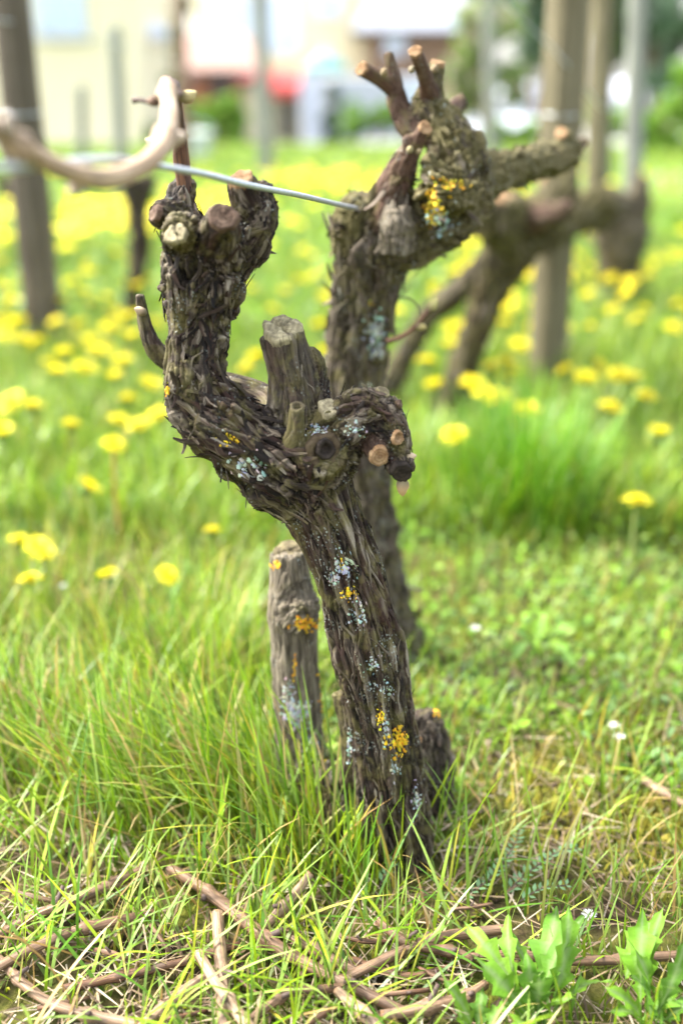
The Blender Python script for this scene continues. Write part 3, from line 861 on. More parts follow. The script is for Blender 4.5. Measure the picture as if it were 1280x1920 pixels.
me, I2 = vine_mesh('trunk', vb, .0016, 2, step=.009, seed=31, amp=1.15)
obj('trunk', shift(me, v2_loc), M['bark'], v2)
B2 = bvh_of(I2)
st = bark_strips('bark_strips', I2, 900, (.018, .055), (.003, .009), .007, 9, bvh=B2)
tag(obj('bark_strips', shift(st, v2_loc), M['bark'], v2), kind='stuff')
cutpx(v2, 797,240,1.158*VY,15, cam_dir(.35,.5,.8), 'cut_fresh', 31); cutpx(v2, 778,96,1.188*VY,14, cam_dir(-.3,.6,.75), 'cut_fresh', 32)
cutpx(v2, 677,129,1.228*VY,15, cam_dir(-.7,.2,.7), 'cut_fresh', 33); cutpx(v2, 821,117,1.238*VY,16, cam_dir(.1,.95,.2), 'cut_fresh', 34)
cutpx(v2, 1051,249,1.487*VY,14, cam_dir(-.3,.7,.6), 'cut_fresh', 35); cutpx(v2, 1093,267,1.528*VY,11, cam_dir(.7,.2,.7), 'cut_fresh', 36)
cutpx(v2, 868,189,1.31*VY,14, cam_dir(.8,.2,.5), 'cut_brown', 37); cutpx(v2, 682,370,1.188*VY,20, cam_dir(.1,.85,.5), 'cut_old', 38)
for i, (x, y, r, tp) in enumerate([(768,280,8,(.78,.68,.34)),(785,284,7,(.7,.55,.3)),(720,135,9,(.6,.45,.25)),(815,128,9,(.65,.5,.3)),(772,130,8,(.7,.6,.4)),(806,288,6,(.7,.6,.35))]):
    hit = B2.ray_cast(Vector(C0), Vector(ray(x, y)).normalized())[0]
    bud(v2, x, y, hit.y - .002 if hit is not None else 1.2*VY, r * .8, cam_dir(.2, .6, .7), 40 + i, tip=tuple(c * .6 for c in tp))
for i, (x, y, r, n, sp) in enumerate([(815,385,26,40,(.8,1.4)),(692,573,9,10,(1,1)),(808,410,20,26,(.7,1.6)),(840,345,22,20,(1.5,.7))]):
    lichen_on(v2, B2, x, y, r, n, 120 + i, col=(.55, .38, .03), spread=sp)
for i, (x, y, r, n, sp) in enumerate([(703,620,24,60,(.9,1.5)),(700,660,18,30,(1,1)),(820,420,26,36,(1,1.2)),(690,740,14,16,(1,1.2))]):
    lichen_on(v2, B2, x, y, r, n, 140 + i, col=(.31, .36, .34), spread=sp)
# curling tendril and thin budding shoot on its trunk
sh = [(725,640,.0030),(745,634,.0026),(775,615,.0026),(795,592,.0030),(808,575,.0030)]
me = cane_mesh('shoot', [(*at(x, y, 1.17*VY), r) for x, y, r in sh], 8, .006, nodes=(.6,), pale=(.1, .1), seed=8)
so = obj('shoot', shift(me, v2_loc), M['cane'], v2); so['label'] = 'thin reddish shoot with a swelling bud'
bud(so, 810,572,1.17*VY,10, cam_dir(.5,.7,.2), 61, tip=(.62,.56,.22)); bud(so, 788,612,1.17*VY,8, cam_dir(.8,-.1,.2), 62, tip=(.6,.5,.2))
cp = []
for k in range(26):
    a = -2.2 + k * .27; rr = 38 - k * .35
    cp.append(at(752 + rr * math.cos(a), 590 - rr * math.sin(a), (1.18 + .002 * k)*VY))
TD = MB(); TD.tube(cp, .0009, 6); obj('tendril', shift(TD.mesh('tendril', True), v2_loc), M['tendril'], v2)

# ---- third vine, well out of focus
v3_loc = ongr(832, 800)
v3 = tag(empty('old_vine', v3_loc), 'blurred mossy vine on two slanting trunks in front of the square-cut post', 'vine')
vc = [
    chain([(828,835,30,2.12),(842,760,27,2.12),(862,700,26,2.12),(888,630,28,2.11),(918,545,34,2.10),(955,465,54,2.08),(985,420,56,2.05)], an=.2, shag=1, moss=.7, amp=.8),
    chain([(715,790,26,2.22),(732,725,22,2.22),(765,655,20,2.20),(805,590,21,2.17),(870,538,24,2.13),(930,490,36,2.10),(960,455,40,2.08)], an=.2, shag=1, moss=.5, amp=.7, grey=.3),
    chain([(965,440,52,2.05),(925,405,42,2.0),(890,418,34,1.97)], an=.6, moss=1.3),
    chain([(950,430,46,2.03),(940,390,40,1.98),(938,370,30,1.97)], an=.5, moss=.9, grey=.5),
    chain([(985,420,46,2.05),(1030,385,36,2.02),(1052,350,34,2.03),(1040,335,30,2.04)], an=.6, moss=.9, grey=.4),
    chain([(1000,415,30,2.0),(1040,400,20,1.96),(1070,380,12,1.95)], an=.3, young=.6, moss=.2, amp=.5),
    chain([(1010,430,40,2.1),(1080,400,34,2.25),(1120,390,40,2.35)], an=.5, moss=1.5),
]
me, I3 = vine_mesh('trunk', vc, .0034, 2, step=.014, sides=14, seed=51, amp=1.6)
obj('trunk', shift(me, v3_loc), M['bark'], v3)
st = bark_strips('bark_strips', I3, 300, (.03, .08), (.004, .010), .008, 19)
tag(obj('bark_strips', shift(st, v3_loc), M['bark'], v3), kind='stuff')
cutpx(v3, 938,366,1.965,28, cam_dir(.05,.85,.5), 'cut_fresh', 51); cutpx(v3, 1039,331,2.035,28, cam_dir(-.05,.9,.4), 'cut_fresh', 52)

# ---- more vines along the rows, farther off
def far_vine(label, chains, base, vox=.007, seed=0):
    L = ongr(*base)
    r = tag(empty('old_vine', L), label, 'vine')
    me, I = vine_mesh('trunk', chains, vox, 2, step=.03, sides=12, seed=seed, amp=1.5)
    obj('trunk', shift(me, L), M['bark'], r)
    st = bark_strips('bark_strips', I, 120, (.04, .10), (.006, .014), .012, seed)
    tag(obj('bark_strips', shift(st, L), M['bark'], r), kind='stuff')
    return r
far_vine('blurred vine trunk beside the tall grey stake, forked low above the grass', [
    chain([(1150,620,28,3.2),(1152,550,26,3.2),(1158,490,40,3.2),(1165,440,52,3.2),(1150,400,44,3.2),(1120,380,34,3.15)], an=.4, moss=.5, grey=.4),
    chain([(1196,640,18,3.3),(1180,560,20,3.28),(1165,490,30,3.22)], an=.3, moss=.3, grey=.5),
    chain([(1175,440,34,3.2),(1195,380,22,3.2),(1200,330,14,3.2)], an=.4, moss=.4, grey=.5)], (1150,600), seed=61)
far_vine('blurred brown vine trunk behind the arched cane, left of the sharp vine', [
    chain([(246,640,17,3.1),(250,560,16,3.1),(262,470,16,3.1),(256,390,18,3.1),(250,330,22,3.1)], an=.3, moss=.2),
    chain([(256,400,17,3.1),(275,355,14,3.1),(290,330,10,3.1)], an=.3, moss=.2),
    chain([(252,360,16,3.1),(232,320,12,3.1),(226,300,9,3.1)], an=.3, moss=.2)], (246,625), seed=67)
far_vine('far small vine with a forked head, behind the weathered left post', [
    chain([(24,440,11,6.2),(20,390,11,6.2),(12,350,14,6.2)], an=.3, grey=.3), chain([(12,355,10,6.2),(-10,320,8,6.2)], an=.3, grey=.3), chain([(14,355,10,6.2),(30,325,8,6.2)], an=.3, grey=.3)], (24,420), .010, 71)

# ------------------------------------------------------------------ posts and stakes
def lean_post(name, label, px0, py0, px1, Y, r, m, square=False, height=1.9, cat='post', seed=0, dip=.15, wraps=0):
    """a post whose foot shows at (px0, py0) and whose axis passes px1 at the top of the picture"""
    g = np.random.default_rng(seed)
    b = at(px0, py0, Y); b[2] = float(gz(b[0], b[1]))
    tp = at(px1, 0, Y)
    d = (tp - b) / (tp[2] - b[2])
    root = tag(empty(name, b), label, cat)
    n = 16 if not square else 24
    zs = np.linspace(-dip, height, 26)
    V = []; F = []
    for z in zs:
        c = d * z
        for k in range(n):
            a = 2 * math.pi * k / n
            if square:
                e = 5.0
                rr = r / (abs(math.cos(a)) ** e + abs(math.sin(a)) ** e) ** (1 / e)
            else: rr = r
            rr *= 1 + .04 * math.sin(3 * a + seed) + .03 * math.sin(z * 5 + a * 2) + g.normal(0, .008)
            V.append((c[0] + rr * math.cos(a + .5), c[1] + rr * math.sin(a + .5), z))
    for i in range(len(zs) - 1):
        for k in range(n):
            F.append((i*n+k, i*n+(k+1) % n, (i+1)*n+(k+1) % n, (i+1)*n+k))
    F.append(tuple((len(zs)-1)*n+k for k in range(n)))
    me = bpy.data.meshes.new('shaft'); me.from_pydata(V, [], F)
    me.polygons.foreach_set('use_smooth', [True] * len(me.polygons)); me.update()
    obj('shaft', me, m, root)
    for w in range(wraps):
        z = .62 + .2 * w
        mb = MB()
        mb.tube([(d[0]*z + r*1.06*math.cos(a), d[1]*z + r*1.06*math.sin(a), z + .006*math.sin(a)) for a in np.linspace(0, 6.6, 30)], .0022, 6)
        obj('wire_loop', mb.mesh('wire_loop', True), M['wire'], root)
    return root

lean_post('wooden_post', 'weathered grey-brown wooden post standing among dandelions, left of the sharp vine', 92, 690, 18, 2.72, .047, M['post'], seed=3, wraps=1)
lean_post('wooden_post', 'pale olive wooden post behind the blurred mossy vine, rising out of the grass tuft', 1018, 775, 1064, 2.42, .037, M['post_green'], square=True, seed=5, wraps=1)
lean_post('stake', 'tall thin grey stake standing next to the low forked vine', 1180, 560, 1195, 3.6, .030, M['stake'], seed=6, cat='stake')
lean_post('wooden_post', 'thick moss-covered post wrapped in dead stems, behind the olive post', 1112, 470, 1130, 5.0, .055, M['post_green'], seed=7, height=1.35)
lean_post('stake', 'green-grey metal stake in front of the corner of the cream house', 232, 400, 212, 7.0, .045, M['stake'], seed=8, cat='stake', height=1.05)
lean_post('stake', 'short grey stake standing before the cream house wall', 158, 395, 148, 7.4, .035, M['stake'], seed=9, cat='stake', height=.72)
lean_post('stake', 'pale grey stake in front of the red-awned kiosk', 500, 330, 486, 9.0, .060, M['stake'], seed=10, cat='stake', height=1.9)
lean_post('stake', 'pale weathered stake before the leafy bush and parked cars', 924, 330, 915, 9.5, .055, M['stake'], seed=11, cat='stake', height=1.6)
lean_post('stake', 'slim brown stake in front of the tile-roofed shed', 345, 330, 338, 9.2, .05, M['wood'], seed=12, cat='stake', height=1.9)
lean_post('stake', 'slim grey stake at the right edge of the row, beside the gravel path', 1128, 480, 1140, 6.5, .03, M['stake'], seed=13, cat='stake', height=.9)

def wire(label, pts, r=.0022):
    me = cane_mesh('trellis_wire', [(*at(*p), r) for p in pts], 6, .05, rough=.01)
    tag(obj('trellis_wire', me, M['wire']), label, 'wire')
wire('slack wire sloping down across the top of the olive post', [(880,-70,2.2),(960,20,2.28),(1040,95,2.36),(1076,140,2.40),(1130,205,2.6)])
wire('thin wire stretched across the weathered post at the upper edge', [(-80,36,2.6),(18,40,2.66),(200,78,3.6),(345,120,6.0)])

# ------------------------------------------------------------------ village behind
GV = -1.02     # village ground
def mpp(Y): return dep(640, 178, Y) / FPX * 1.0
def house(name, label, x0, x1, Y, y_eave, depth, mw, mr, roof_h, windows=(), base=GV, overhang=.4, door=None, cat='house', gable=False):
    a = at(x0, y_eave, Y); b = at(x1, y_eave, Y)
    X0, X1, Z = a[0], b[0], a[2]
    cx = (X0 + X1) / 2
    root = tag(empty(name, (cx, Y, base)), label, cat)
    w = X1 - X0; h = Z - base
    mb = MB(); mb.box(-w/2, w/2, 0, depth, -.3, h); obj('wall', mb.mesh('wall'), mw, root)
    mb = MB(); o = overhang
    if gable:
        mb.add([(-w/2-o,-o,h-.05),(w/2+o,-o,h-.05),(w/2+o,depth+o,h-.05),(-w/2-o,depth+o,h-.05),(0,-o,h+roof_h),(0,depth+o,h+roof_h)],
               [(0,1,4),(2,3,5),(1,2,5,4),(3,0,4,5),(0,3,2,1)])
    else:
        mb.add([(-w/2-o,-o,h-.05),(w/2+o,-o,h-.05),(w/2+o,depth+o,h-.05),(-w/2-o,depth+o,h-.05),(-w/2+w*.12,depth/2,h+roof_h),(w/2-w*.12,depth/2,h+roof_h)],
               [(0,1,5,4),(2,3,4,5),(1,2,5),(3,0,4),(0,3,2,1)])
    rf = obj('roof', mb.mesh('roof'), mr, root)
    mb = MB(); mb.box(-w/2-o-.03, w/2+o+.03, -o-.10, -o-.01, h-.16, h+.0); obj('gutter', mb.mesh('gutter'), M['dark'], rf)
    for (wx0, wx1, wy0, wy1) in windows:
        p = at(wx0, wy1, Y); q = at(wx1, wy0, Y)
        l, r, bt, tp = p[0]-cx, q[0]-cx, p[2]-base, q[2]-base
        mb = MB(); mb.box(l, r, -.06, -.01, bt, tp); wo = obj('window', mb.mesh('window'), M['white'], root)
        e = .09
        for pl, pr in ((l+e, (l+r)/2-e/2), ((l+r)/2+e/2, r-e)):
            mb = MB(); mb.box(pl, pr, -.085, -.064, bt+e, tp-e); obj('pane', mb.mesh('pane'), M['glass'], wo)
        mb = MB(); mb.box(l-.1, r+.1, -.2, -.065, bt-.1, bt-.004); obj('sill', mb.mesh('sill'), M['white'], wo)
    if door:
        p = at(door[0], door[3], Y); q = at(door[1], door[2], Y)
        mb = MB(); mb.box(p[0]-cx, q[0]-cx, -.05, -.012, max(p[2]-base, 0), q[2]-base); d = obj('door', mb.mesh('door'), M['dark'], root)
        mb = MB(); mb.box(q[0]-cx-.16, q[0]-cx-.10, -.11, -.052, 1.0, 1.15); obj('handle', mb.mesh('handle'), M['white'], d)
    return root

house('cream_house', 'tall cream rendered house with pale blue window behind the weathered post', -420, 232, 31, -210, 9, M['cream'], M['roof_red'], 2.5, windows=[(72,152,-90,66),(-140,-60,-90,66)], cat='house')
house('pale_house', 'pale cream house with light windows above the tile-roofed shed', 350, 720, 56, -120, 10, M['cream'], M['roof_grey'], 3, windows=[(395,460,-20,48),(455,560,-10,96),(590,640,-40,30)], cat='house')
house('tiled_shed', 'low brick shed under a pinkish clay tile roof', 318, 474, 42, 132, 5, M['brick'], M['roof_red'], 1.35, overhang=.35, cat='shed', door=(400,425,140,230))
house('grey_roof_house', 'low house under a broad pale grey sheet roof with dark eaves', 690, 890, 52, 58, 7, M['wood'], M['roof_grey'], 2.4, overhang=.8, windows=[(720,760,66,100)], cat='house')
k = house('kiosk', 'small cream kiosk with a red awning and dark door', 455, 562, 36, 150, 2.6, M['cream'], M['red'], .35, overhang=.3, door=(525,548,186,262), cat='kiosk')
house('garden_shed', 'brown wooden shed at the foot of the cream house, half hidden by stakes', 236, 330, 37, 150, 3, M['wood'], M['roof_red'], .8, overhang=.25, door=(262,300,190,290), cat='shed')
# red awning of the kiosk
p = at(508, 140, 35.6); q = at(574, 166, 34.4)
mb = MB(); L0 = k.location
mb.add([(p[0]-L0.x, -.02, p[2]-GV), (q[0]-L0.x, -.02, p[2]-GV), (q[0]-L0.x, -1.3, q[2]-GV), (p[0]-L0.x, -1.3, q[2]-GV),
        (p[0]-L0.x, -.02, p[2]-GV-.06), (q[0]-L0.x, -.02, p[2]-GV-.06), (q[0]-L0.x, -1.3, q[2]-GV-.25), (p[0]-L0.x, -1.3, q[2]-GV-.25)],
       [(0,3,2,1),(4,5,6,7),(0,1,5,4),(1,2,6,5),(2,3,7,6),(3,0,4,7)])
obj('awning', mb.mesh('awning'), M['red'], k)

def parasol(label, px, y_top, y_rim, x0, x1, Y, m, base=GV):
    c = at(px, y_rim, Y); t = at(px, y_top, Y); R = (at(x1, y_rim, Y)[0] - at(x0, y_rim, Y)[0]) / 2
    root = tag(empty('parasol', (c[0], Y, base)), label, 'parasol')
    mb = MB(); mb.tube([(0,0,-.1),(0,0,t[2]-base)], .035, 10); obj('pole', mb.mesh('pole', True), M['white'], root)
    n = 8; z1 = c[2]-base; z0 = t[2]-base
    V = [(0,0,z0)] + [(R*math.cos(6.2832*i/n+.2), R*math.sin(6.2832*i/n+.2), z1) for i in range(n)] + [(R*math.cos(6.2832*i/n+.2), R*math.sin(6.2832*i/n+.2), z1-.2) for i in range(n)]
    F = [(0,1+i,1+(i+1)%n) for i in range(n)] + [(1+i,1+n+i,1+n+(i+1)%n,1+(i+1)%n) for i in range(n)]
    mb = MB(); mb.add(V, F); obj('canopy', mb.mesh('canopy'), m, root)
    mb = MB(); mb.tube([(0,0,.0),(0,0,.12)], .3, 12); obj('foot', mb.mesh('foot'), M['dark'], root)
parasol('white market parasol beside the corner of the cream house', 262, 8, 62, 210, 330, 34, M['white'])
parasol('teal parasol above the white hanging banner', 612, 88, 126, 572, 655, 38, M['teal'])

# white hanging banner beside the kiosk
B = at(585, 205, 34); bw = (at(607,205,34)[0]-at(563,205,34)[0])/2; zt = at(585,140,34)[2]-GV; zb = at(585,268,34)[2]-GV
root = tag(empty('banner', (B[0], 34, GV)), 'tall white cloth banner hanging on a pole right of the kiosk', 'banner')
V = []; F = []
for i in range(13):
    for j in range(9):
        u = i/12; V.append((-bw + 2*bw*u + .03*math.sin(j*.9), .05*math.sin(u*14)*(.4+j/8), max(zb,.03) + (zt-max(zb,.03))*j/8))
for i in range(12):
    for j in range(8): F.append((i*9+j, (i+1)*9+j, (i+1)*9+j+1, i*9+j+1))
mb = MB(); mb.add(V, F); obj('cloth', mb.mesh('cloth', True), M['white'], root)
mb = MB(); mb.tube([(bw*.2,.12,-.1),(bw*.2,.12,zt+.1)], .03, 8); mb.tube([(-bw,.06,zt),(bw,.06,zt)], .02, 8); obj('pole', mb.mesh('pole', True), M['dark'], root)

def car(label, x0, x1, y_base, Y, m, rz=0.0, h=1.45, L=4.3, base=GV, cat='car', van=False):
    c = at((x0+x1)/2, y_base, Y)
    root = tag(empty('parked_car' if not van else 'delivery_van', (c[0], Y, base)), label, cat, 'vehicles parked in the village')
    root.rotation_euler.z = rz
    W = 1.75 if not van else 1.95
    if van: prof = [(-L/2,.35),(-L/2,h*.97),(-L/2+.3,h),(L/2-1.2,h),(L/2-.55,h*.60),(L/2-.05,h*.52),(L/2,.35)]
    else: prof = [(-L/2,.32),(-L/2-.02,.80),(-L/2+.25,.90),(-L/2+.75,h-.06),(-L/2+1.2,h),(L/2-2.0,h),(L/2-1.2,.95),(L/2-.25,.80),(L/2,.62),(L/2,.32)]
    n = len(prof); V = []
    for y, s in ((-W/2, .0), (-W/2+.18, 1), (W/2-.18, 1), (W/2, 0)):
        for (x, z) in prof:
            V.append((x*(1 if s else .985), y, z if s else z-(.05 if z > .6 else 0)))
    F = []
    for r in range(3):
        for i in range(n): F.append((r*n+i, r*n+(i+1) % n, (r+1)*n+(i+1) % n, (r+1)*n+i))
    F.append(tuple(range(n-1, -1, -1))); F.append(tuple(3*n+i for i in range(n)))
    mb = MB(); mb.add(V, F); obj('body', mb.mesh('body'), m, root)
    for s in (-1, 1):
        y = s*(W/2+.008)
        if van: pts = [(L/2-1.9,.62*h),(L/2-1.25,.62*h),(L/2-1.35,.9*h),(L/2-1.9,.9*h)]
        else: pts = [(-L/2+.65,.93),(L/2-1.45,.95),(L/2-2.05,h-.12),(-L/2+1.05,h-.12)]
        mb = MB(); mb.add([(x, y, z) for x, z in pts] + [(x, y-s*.03, z) for x, z in pts], [(0,1,2,3),(7,6,5,4),(0,4,5,1),(1,5,6,2),(2,6,7,3),(3,7,4,0)])
        obj('side_window', mb.mesh('side_window'), M['glass'], root)
        for x in (-L/2+.8, L/2-.85):
            mb = MB(); mb.tube([(x, s*(W/2-.2), .31), (x, s*(W/2+.03), .31)], .31, 16); wo = obj('wheel', mb.mesh('wheel'), M['tyre'], root)
            mb = MB(); mb.tube([(x, s*(W/2-.1), .31), (x, s*(W/2+.04), .31)], .18, 12); obj('hub', mb.mesh('hub'), M['car_silver'], wo)
        mb = MB(); mb.box(L/2-.06, L/2+.02, s*.62-.16, s*.62+.16, .62, .74); obj('headlight', mb.mesh('headlight'), M['glass'], root)
    return root
car('silver van parked right of the white banner', 640, 800, 225, 36, M['car_silver'], .35, 2.2, 4.6, van=True, cat='van')
car('white car with sky-lit roof parked behind the pale weathered stake', 945, 1045, 160, 44, M['car_white'], .9, 1.5, base=GV+.6)
car('white car partly hidden by the second vine, on the lane below the bush', 890, 1010, 245, 24, M['car_white'], 1.2, 1.25, 3.6)
car('small white car parked at the far right behind the hedge', 1180, 1255, 150, 46, M['car_white'], .8, 1.5, base=GV+.8)
car('dark-windowed silver car in front of the grey-roofed house', 700, 790, 200, 44, M['car_silver'], .2, 1.5, base=GV)

# white tub at the field's end
c = ongr(362, 300); c[2] = float(gz(c[0], c[1]))
tb = tag(empty('plastic_tub', c), 'white plastic tub standing in the grass behind the arched cane', 'tub')
mb = MB()
prof = [(.0,.17),(.02,.18),(.26,.215),(.27,.235),(.29,.235),(.29,.205),(.05,.17),(.05,.0)]
V = []; F = []
for z, r in prof:
    for k_ in range(24): V.append((r*math.cos(k_*.2618), r*math.sin(k_*.2618), z))
for i in range(len(prof)-1):
    for k_ in range(24): F.append((i*24+k_, i*24+(k_+1)%24, (i+1)*24+(k_+1)%24, (i+1)*24+k_))
mb.add(V, F); obj('bucket', mb.mesh('bucket', True), M['plastic'], tb)
mb = MB(); mb.tube([(.235*math.cos(a), .02, .28+.12*math.sin(a)) for a in np.linspace(0, math.pi, 14)], .006, 6); obj('handle', mb.mesh('handle', True), M['wire'], tb)

# pale path on the right, village paving
def sheet(name, pts, m, dz=.006):
    V = []
    for x, y in pts: V.append((x, y, float(gz(x, y)) + dz))
    mb = MB(); n = len(pts)//2
    mb.add(V, [(i, i+1, 2*n-2-i, 2*n-1-i) for i in range(n-1)])
    tag(obj(name, mb.mesh(name), m), kind='structure')
a0 = ongr(1218, 400); a1 = ongr(1228, 330)
sheet('gravel_path', [(a0[0], a0[1]), (a0[0]+2, a0[1]-.3), (a0[0]+6, a0[1]-1), (a0[0]+7, a1[1]-.2), (a1[0]+2.5, a1[1]), (a1[0], a1[1]+.2)], M['gravel'], .02)
V = []; nx = 3
ysr = np.linspace(28, 60, 12)
mb = MB()
for i, y in enumerate(ysr):
    for x in (-60, 60): V.append((x, y, float(gz(x, y)) + .02))
mb.add(V, [(2*i, 2*i+1, 2*i+3, 2*i+2) for i in range(len(ysr)-1)])
tag(obj('village_lane', mb.mesh('village_lane'), M['asphalt']), kind='structure')

# ------------------------------------------------------------------ trees, bushes, hedges
def leaf_cloud(name, centers, radii, n, size, cols, seed, squash=1.0):
    g = np.random.default_rng(seed)
    centers = np.asarray(centers, float); radii = np.asarray(radii, float)
    w = radii ** 2; k = g.choice(len(centers), n, p=w / w.sum())
    d = g.normal(size=(n, 3)); d /= np.linalg.norm(d, axis=1)[:, None]
    rr = radii[k] * g.uniform(.45, 1.08, n)
    P = centers[k] + d * rr[:, None] * np.array([1, 1, squash])
    a = g.normal(size=(n, 3)); a /= np.linalg.norm(a, axis=1)[:, None]
    b = np.cross(a, g.normal(size=(n, 3))); b /= np.linalg.norm(b, axis=1)[:, None]
    s = size * g.uniform(.6, 1.5, n)[:, None]
    V = np.stack([P - a*s, P - b*s*.45, P + a*s, P + b*s*.45], 1).reshape(-1, 3)
    Q = np.arange(n*4).reshape(-1, 4)
    cols = np.asarray(cols, float)
    c = cols[g.integers(0, len(cols), n)] * g.uniform(.7, 1.3, n)[:, None]
    C = np.repeat(np.hstack([c, np.ones((n, 1))]), 4, 0)
    return np_mesh(name, V, quads=Q, attrs=dict(col=C), smooth=False)

def tree(label, px, Y, blobs, cols, seed, name='tree', n=2600, size=.10, trunk=True, cat='tree', trunk_r=.12):
    base = at(px, 178, Y); base[2] = float(gz(base[0], Y))
    root = tag(empty(name, base), label, cat)
    cs = []; rs = []
    for (bx, by, br) in blobs:
        p = at(bx, by, Y); cs.append(p - base); rs.append(br * dep(bx, by, Y) / FPX)
    g = np.random.default_rng(seed)
    C2 = []; R2 = []
    for c, r in zip(cs, rs):
        for _ in range(7):
            d = g.normal(size=3); d /= np.linalg.norm(d)
            C2.append(c + d * r * .6); R2.append(r * g.uniform(.25, .5))
    C2 = np.array(C2)
    obj('crown', leaf_cloud('crown', C2, R2, n, size, cols, seed), M['leaf'], root)
    if trunk:
        mb = MB(); top = np.mean(cs, axis=0)
        mb.tube([(0,0,-.1), tuple(top*.3 + np.array([.05,0,0])), tuple(top*.7), tuple(top)], [trunk_r, trunk_r*.8, trunk_r*.6, trunk_r*.3], 10)
        for c in cs: mb.tube([tuple(top*.6), tuple((top*.6+c)/2 + np.array([0,0,.1])), tuple(c)], [trunk_r*.5, trunk_r*.35, trunk_r*.15], 7)
        obj('trunk', mb.mesh('trunk', True), M['wood'], root)
    return root
GR = [(.12,.25,.02),(.20,.36,.04),(.08,.18,.02),(.26,.38,.07)]
BG = [(.11,.20,.10),(.20,.29,.19),(.28,.34,.26),(.07,.14,.07)]
DG = [(.03,.07,.025),(.05,.10,.03),(.02,.05,.02)]
PB = GR + [(.55,.5,.42),(.6,.42,.4)]
tree('leafy garden bush with pale blossom right of the second vine', 905, 20, [(880,120,60),(930,70,55),(960,150,45),(860,190,40),(900,20,50)], PB, 1, 'flowering_bush', 2600, .09, cat='bush')
tree('bluish-green tree filling the upper right corner', 1235, 22, [(1180,20,90),(1260,60,90),(1300,-20,120),(1130,-40,90),(1240,130,50)], BG, 2, 'tree', 4200, .12)
tree('dark ivy-clad tree beside the moss-covered post', 1135, 15, [(1140,60,40),(1115,10,45),(1165,95,35),(1130,-50,60)], DG + GR[:1], 3, 'tree', 1800, .09)
tree('bright green shrub along the gravel path', 1240, 13, [(1190,230,55),(1260,250,70),(1290,180,60),(1230,300,40)], GR, 4, 'shrub', 2600, .06, cat='shrub')
tree('tall conifer-dark tree between bush and olive post', 1010, 30, [(1010,30,60),(1000,90,45),(985,-30,70)], BG + DG, 5, 'tree', 1800, .16)
tree('rounded green shrub in front of the tile-roofed shed', 415, 20, [(385,225,42),(430,215,40),(410,265,42),(445,260,30)], GR, 6, 'shrub', 2400, .08, cat='shrub', trunk_r=.05)
tree('slim dark ivy column beside the white parasol', 335, 26, [(335,60,22),(338,110,24),(330,150,22),(340,10,20)], DG + GR[:1], 7, 'ivy_tree', 1400, .09)
tree('dark green shrub standing right of the white banner', 622, 33, [(622,215,24),(625,250,24),(618,180,20)], DG, 8, 'shrub', 900, .12, cat='shrub', trunk_r=.05)
tree('low green hedge shrub at the end of the meadow, behind the white tub', 300, 17, [(285,262,28),(320,258,26)], DG + GR[:2], 9, 'shrub', 1000, .07, cat='shrub', trunk_r=.04)
tree('green shrub below the silver van', 690, 26, [(665,225,34),(720,218,38),(770,225,30)], GR + BG[:1], 10, 'shrub', 1800, .09, cat='shrub', trunk_r=.05)
tree('green shrub behind the pale stake and white car', 960, 17, [(930,250,30),(985,262,34),(1040,240,34)], GR, 11, 'shrub', 1600, .07, cat='shrub', trunk_r=.05)
tree('tall backdrop tree behind the grey-roofed house', 800, 70, [(790,-40,90),(880,-20,80),(930,0,70),(700,-60,60)], GR + BG, 12, 'tree', 2600, .35, trunk_r=.3)

# ------------------------------------------------------------------ grass
def blades(name, P, az, L, Wd, lean, curv, col0, col1, nseg=4, seed=0, twist=.0):
    g = np.random.default_rng(seed)
    n = len(P)
    D = np.stack([np.cos(az), np.sin(az), np.zeros(n)], -1)
    S0 = np.stack([-np.sin(az + twist), np.cos(az + twist), np.zeros(n)], -1)
    V = []; C = []
    cur = P.copy(); prev = 0
    for j in range(nseg + 1):
        t = j / nseg
        if j:
            th = lean + curv * ((t + prev) / 2)
            cur = cur + (D * np.sin(th)[:, None] + np.array([0, 0, 1.0]) * np.cos(th)[:, None]) * (L / nseg)[:, None]
        prev = t
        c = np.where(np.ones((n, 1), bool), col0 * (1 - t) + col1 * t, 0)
        cur[:, 2] = np.maximum(cur[:, 2], P[:, 2] + .0015)
        if j < nseg:
            w = (Wd * (.75 + .5 * t - 1.0 * t * t) / 2)[:, None]
            V += [cur - S0 * w, cur + S0 * w]; C += [c, c]
        else:
            V.append(cur.copy()); C.append(c)
    V = np.stack(V, 1); C = np.stack(C, 1)
    m = nseg * 2 + 1
    b = np.arange(n)[:, None] * m
    Q = np.concatenate([b + np.array([2*j, 2*j+1, 2*j+3, 2*j+2]) for j in range(nseg - 1)]) if nseg > 1 else None
    T = b + np.array([2*nseg-2, 2*nseg-1, 2*nseg])
    C = np.concatenate([C, np.ones((n, m, 1))], 2).reshape(-1, 4)
    return np_mesh(name, V.reshape(-1, 3), tris=T, quads=Q, attrs=dict(col=C))

def rnd_field(n, y0, y1, g, wide=.52, power=1.0):
    """random ground points in the widening strip the camera overlooks"""
    y = y0 + (y1 - y0) * g.random(n) ** power
    x = g.uniform(-1, 1, n) * (wide * y * 1.05 + .12)
    return np.stack([x, y, gz(x, y)], -1)

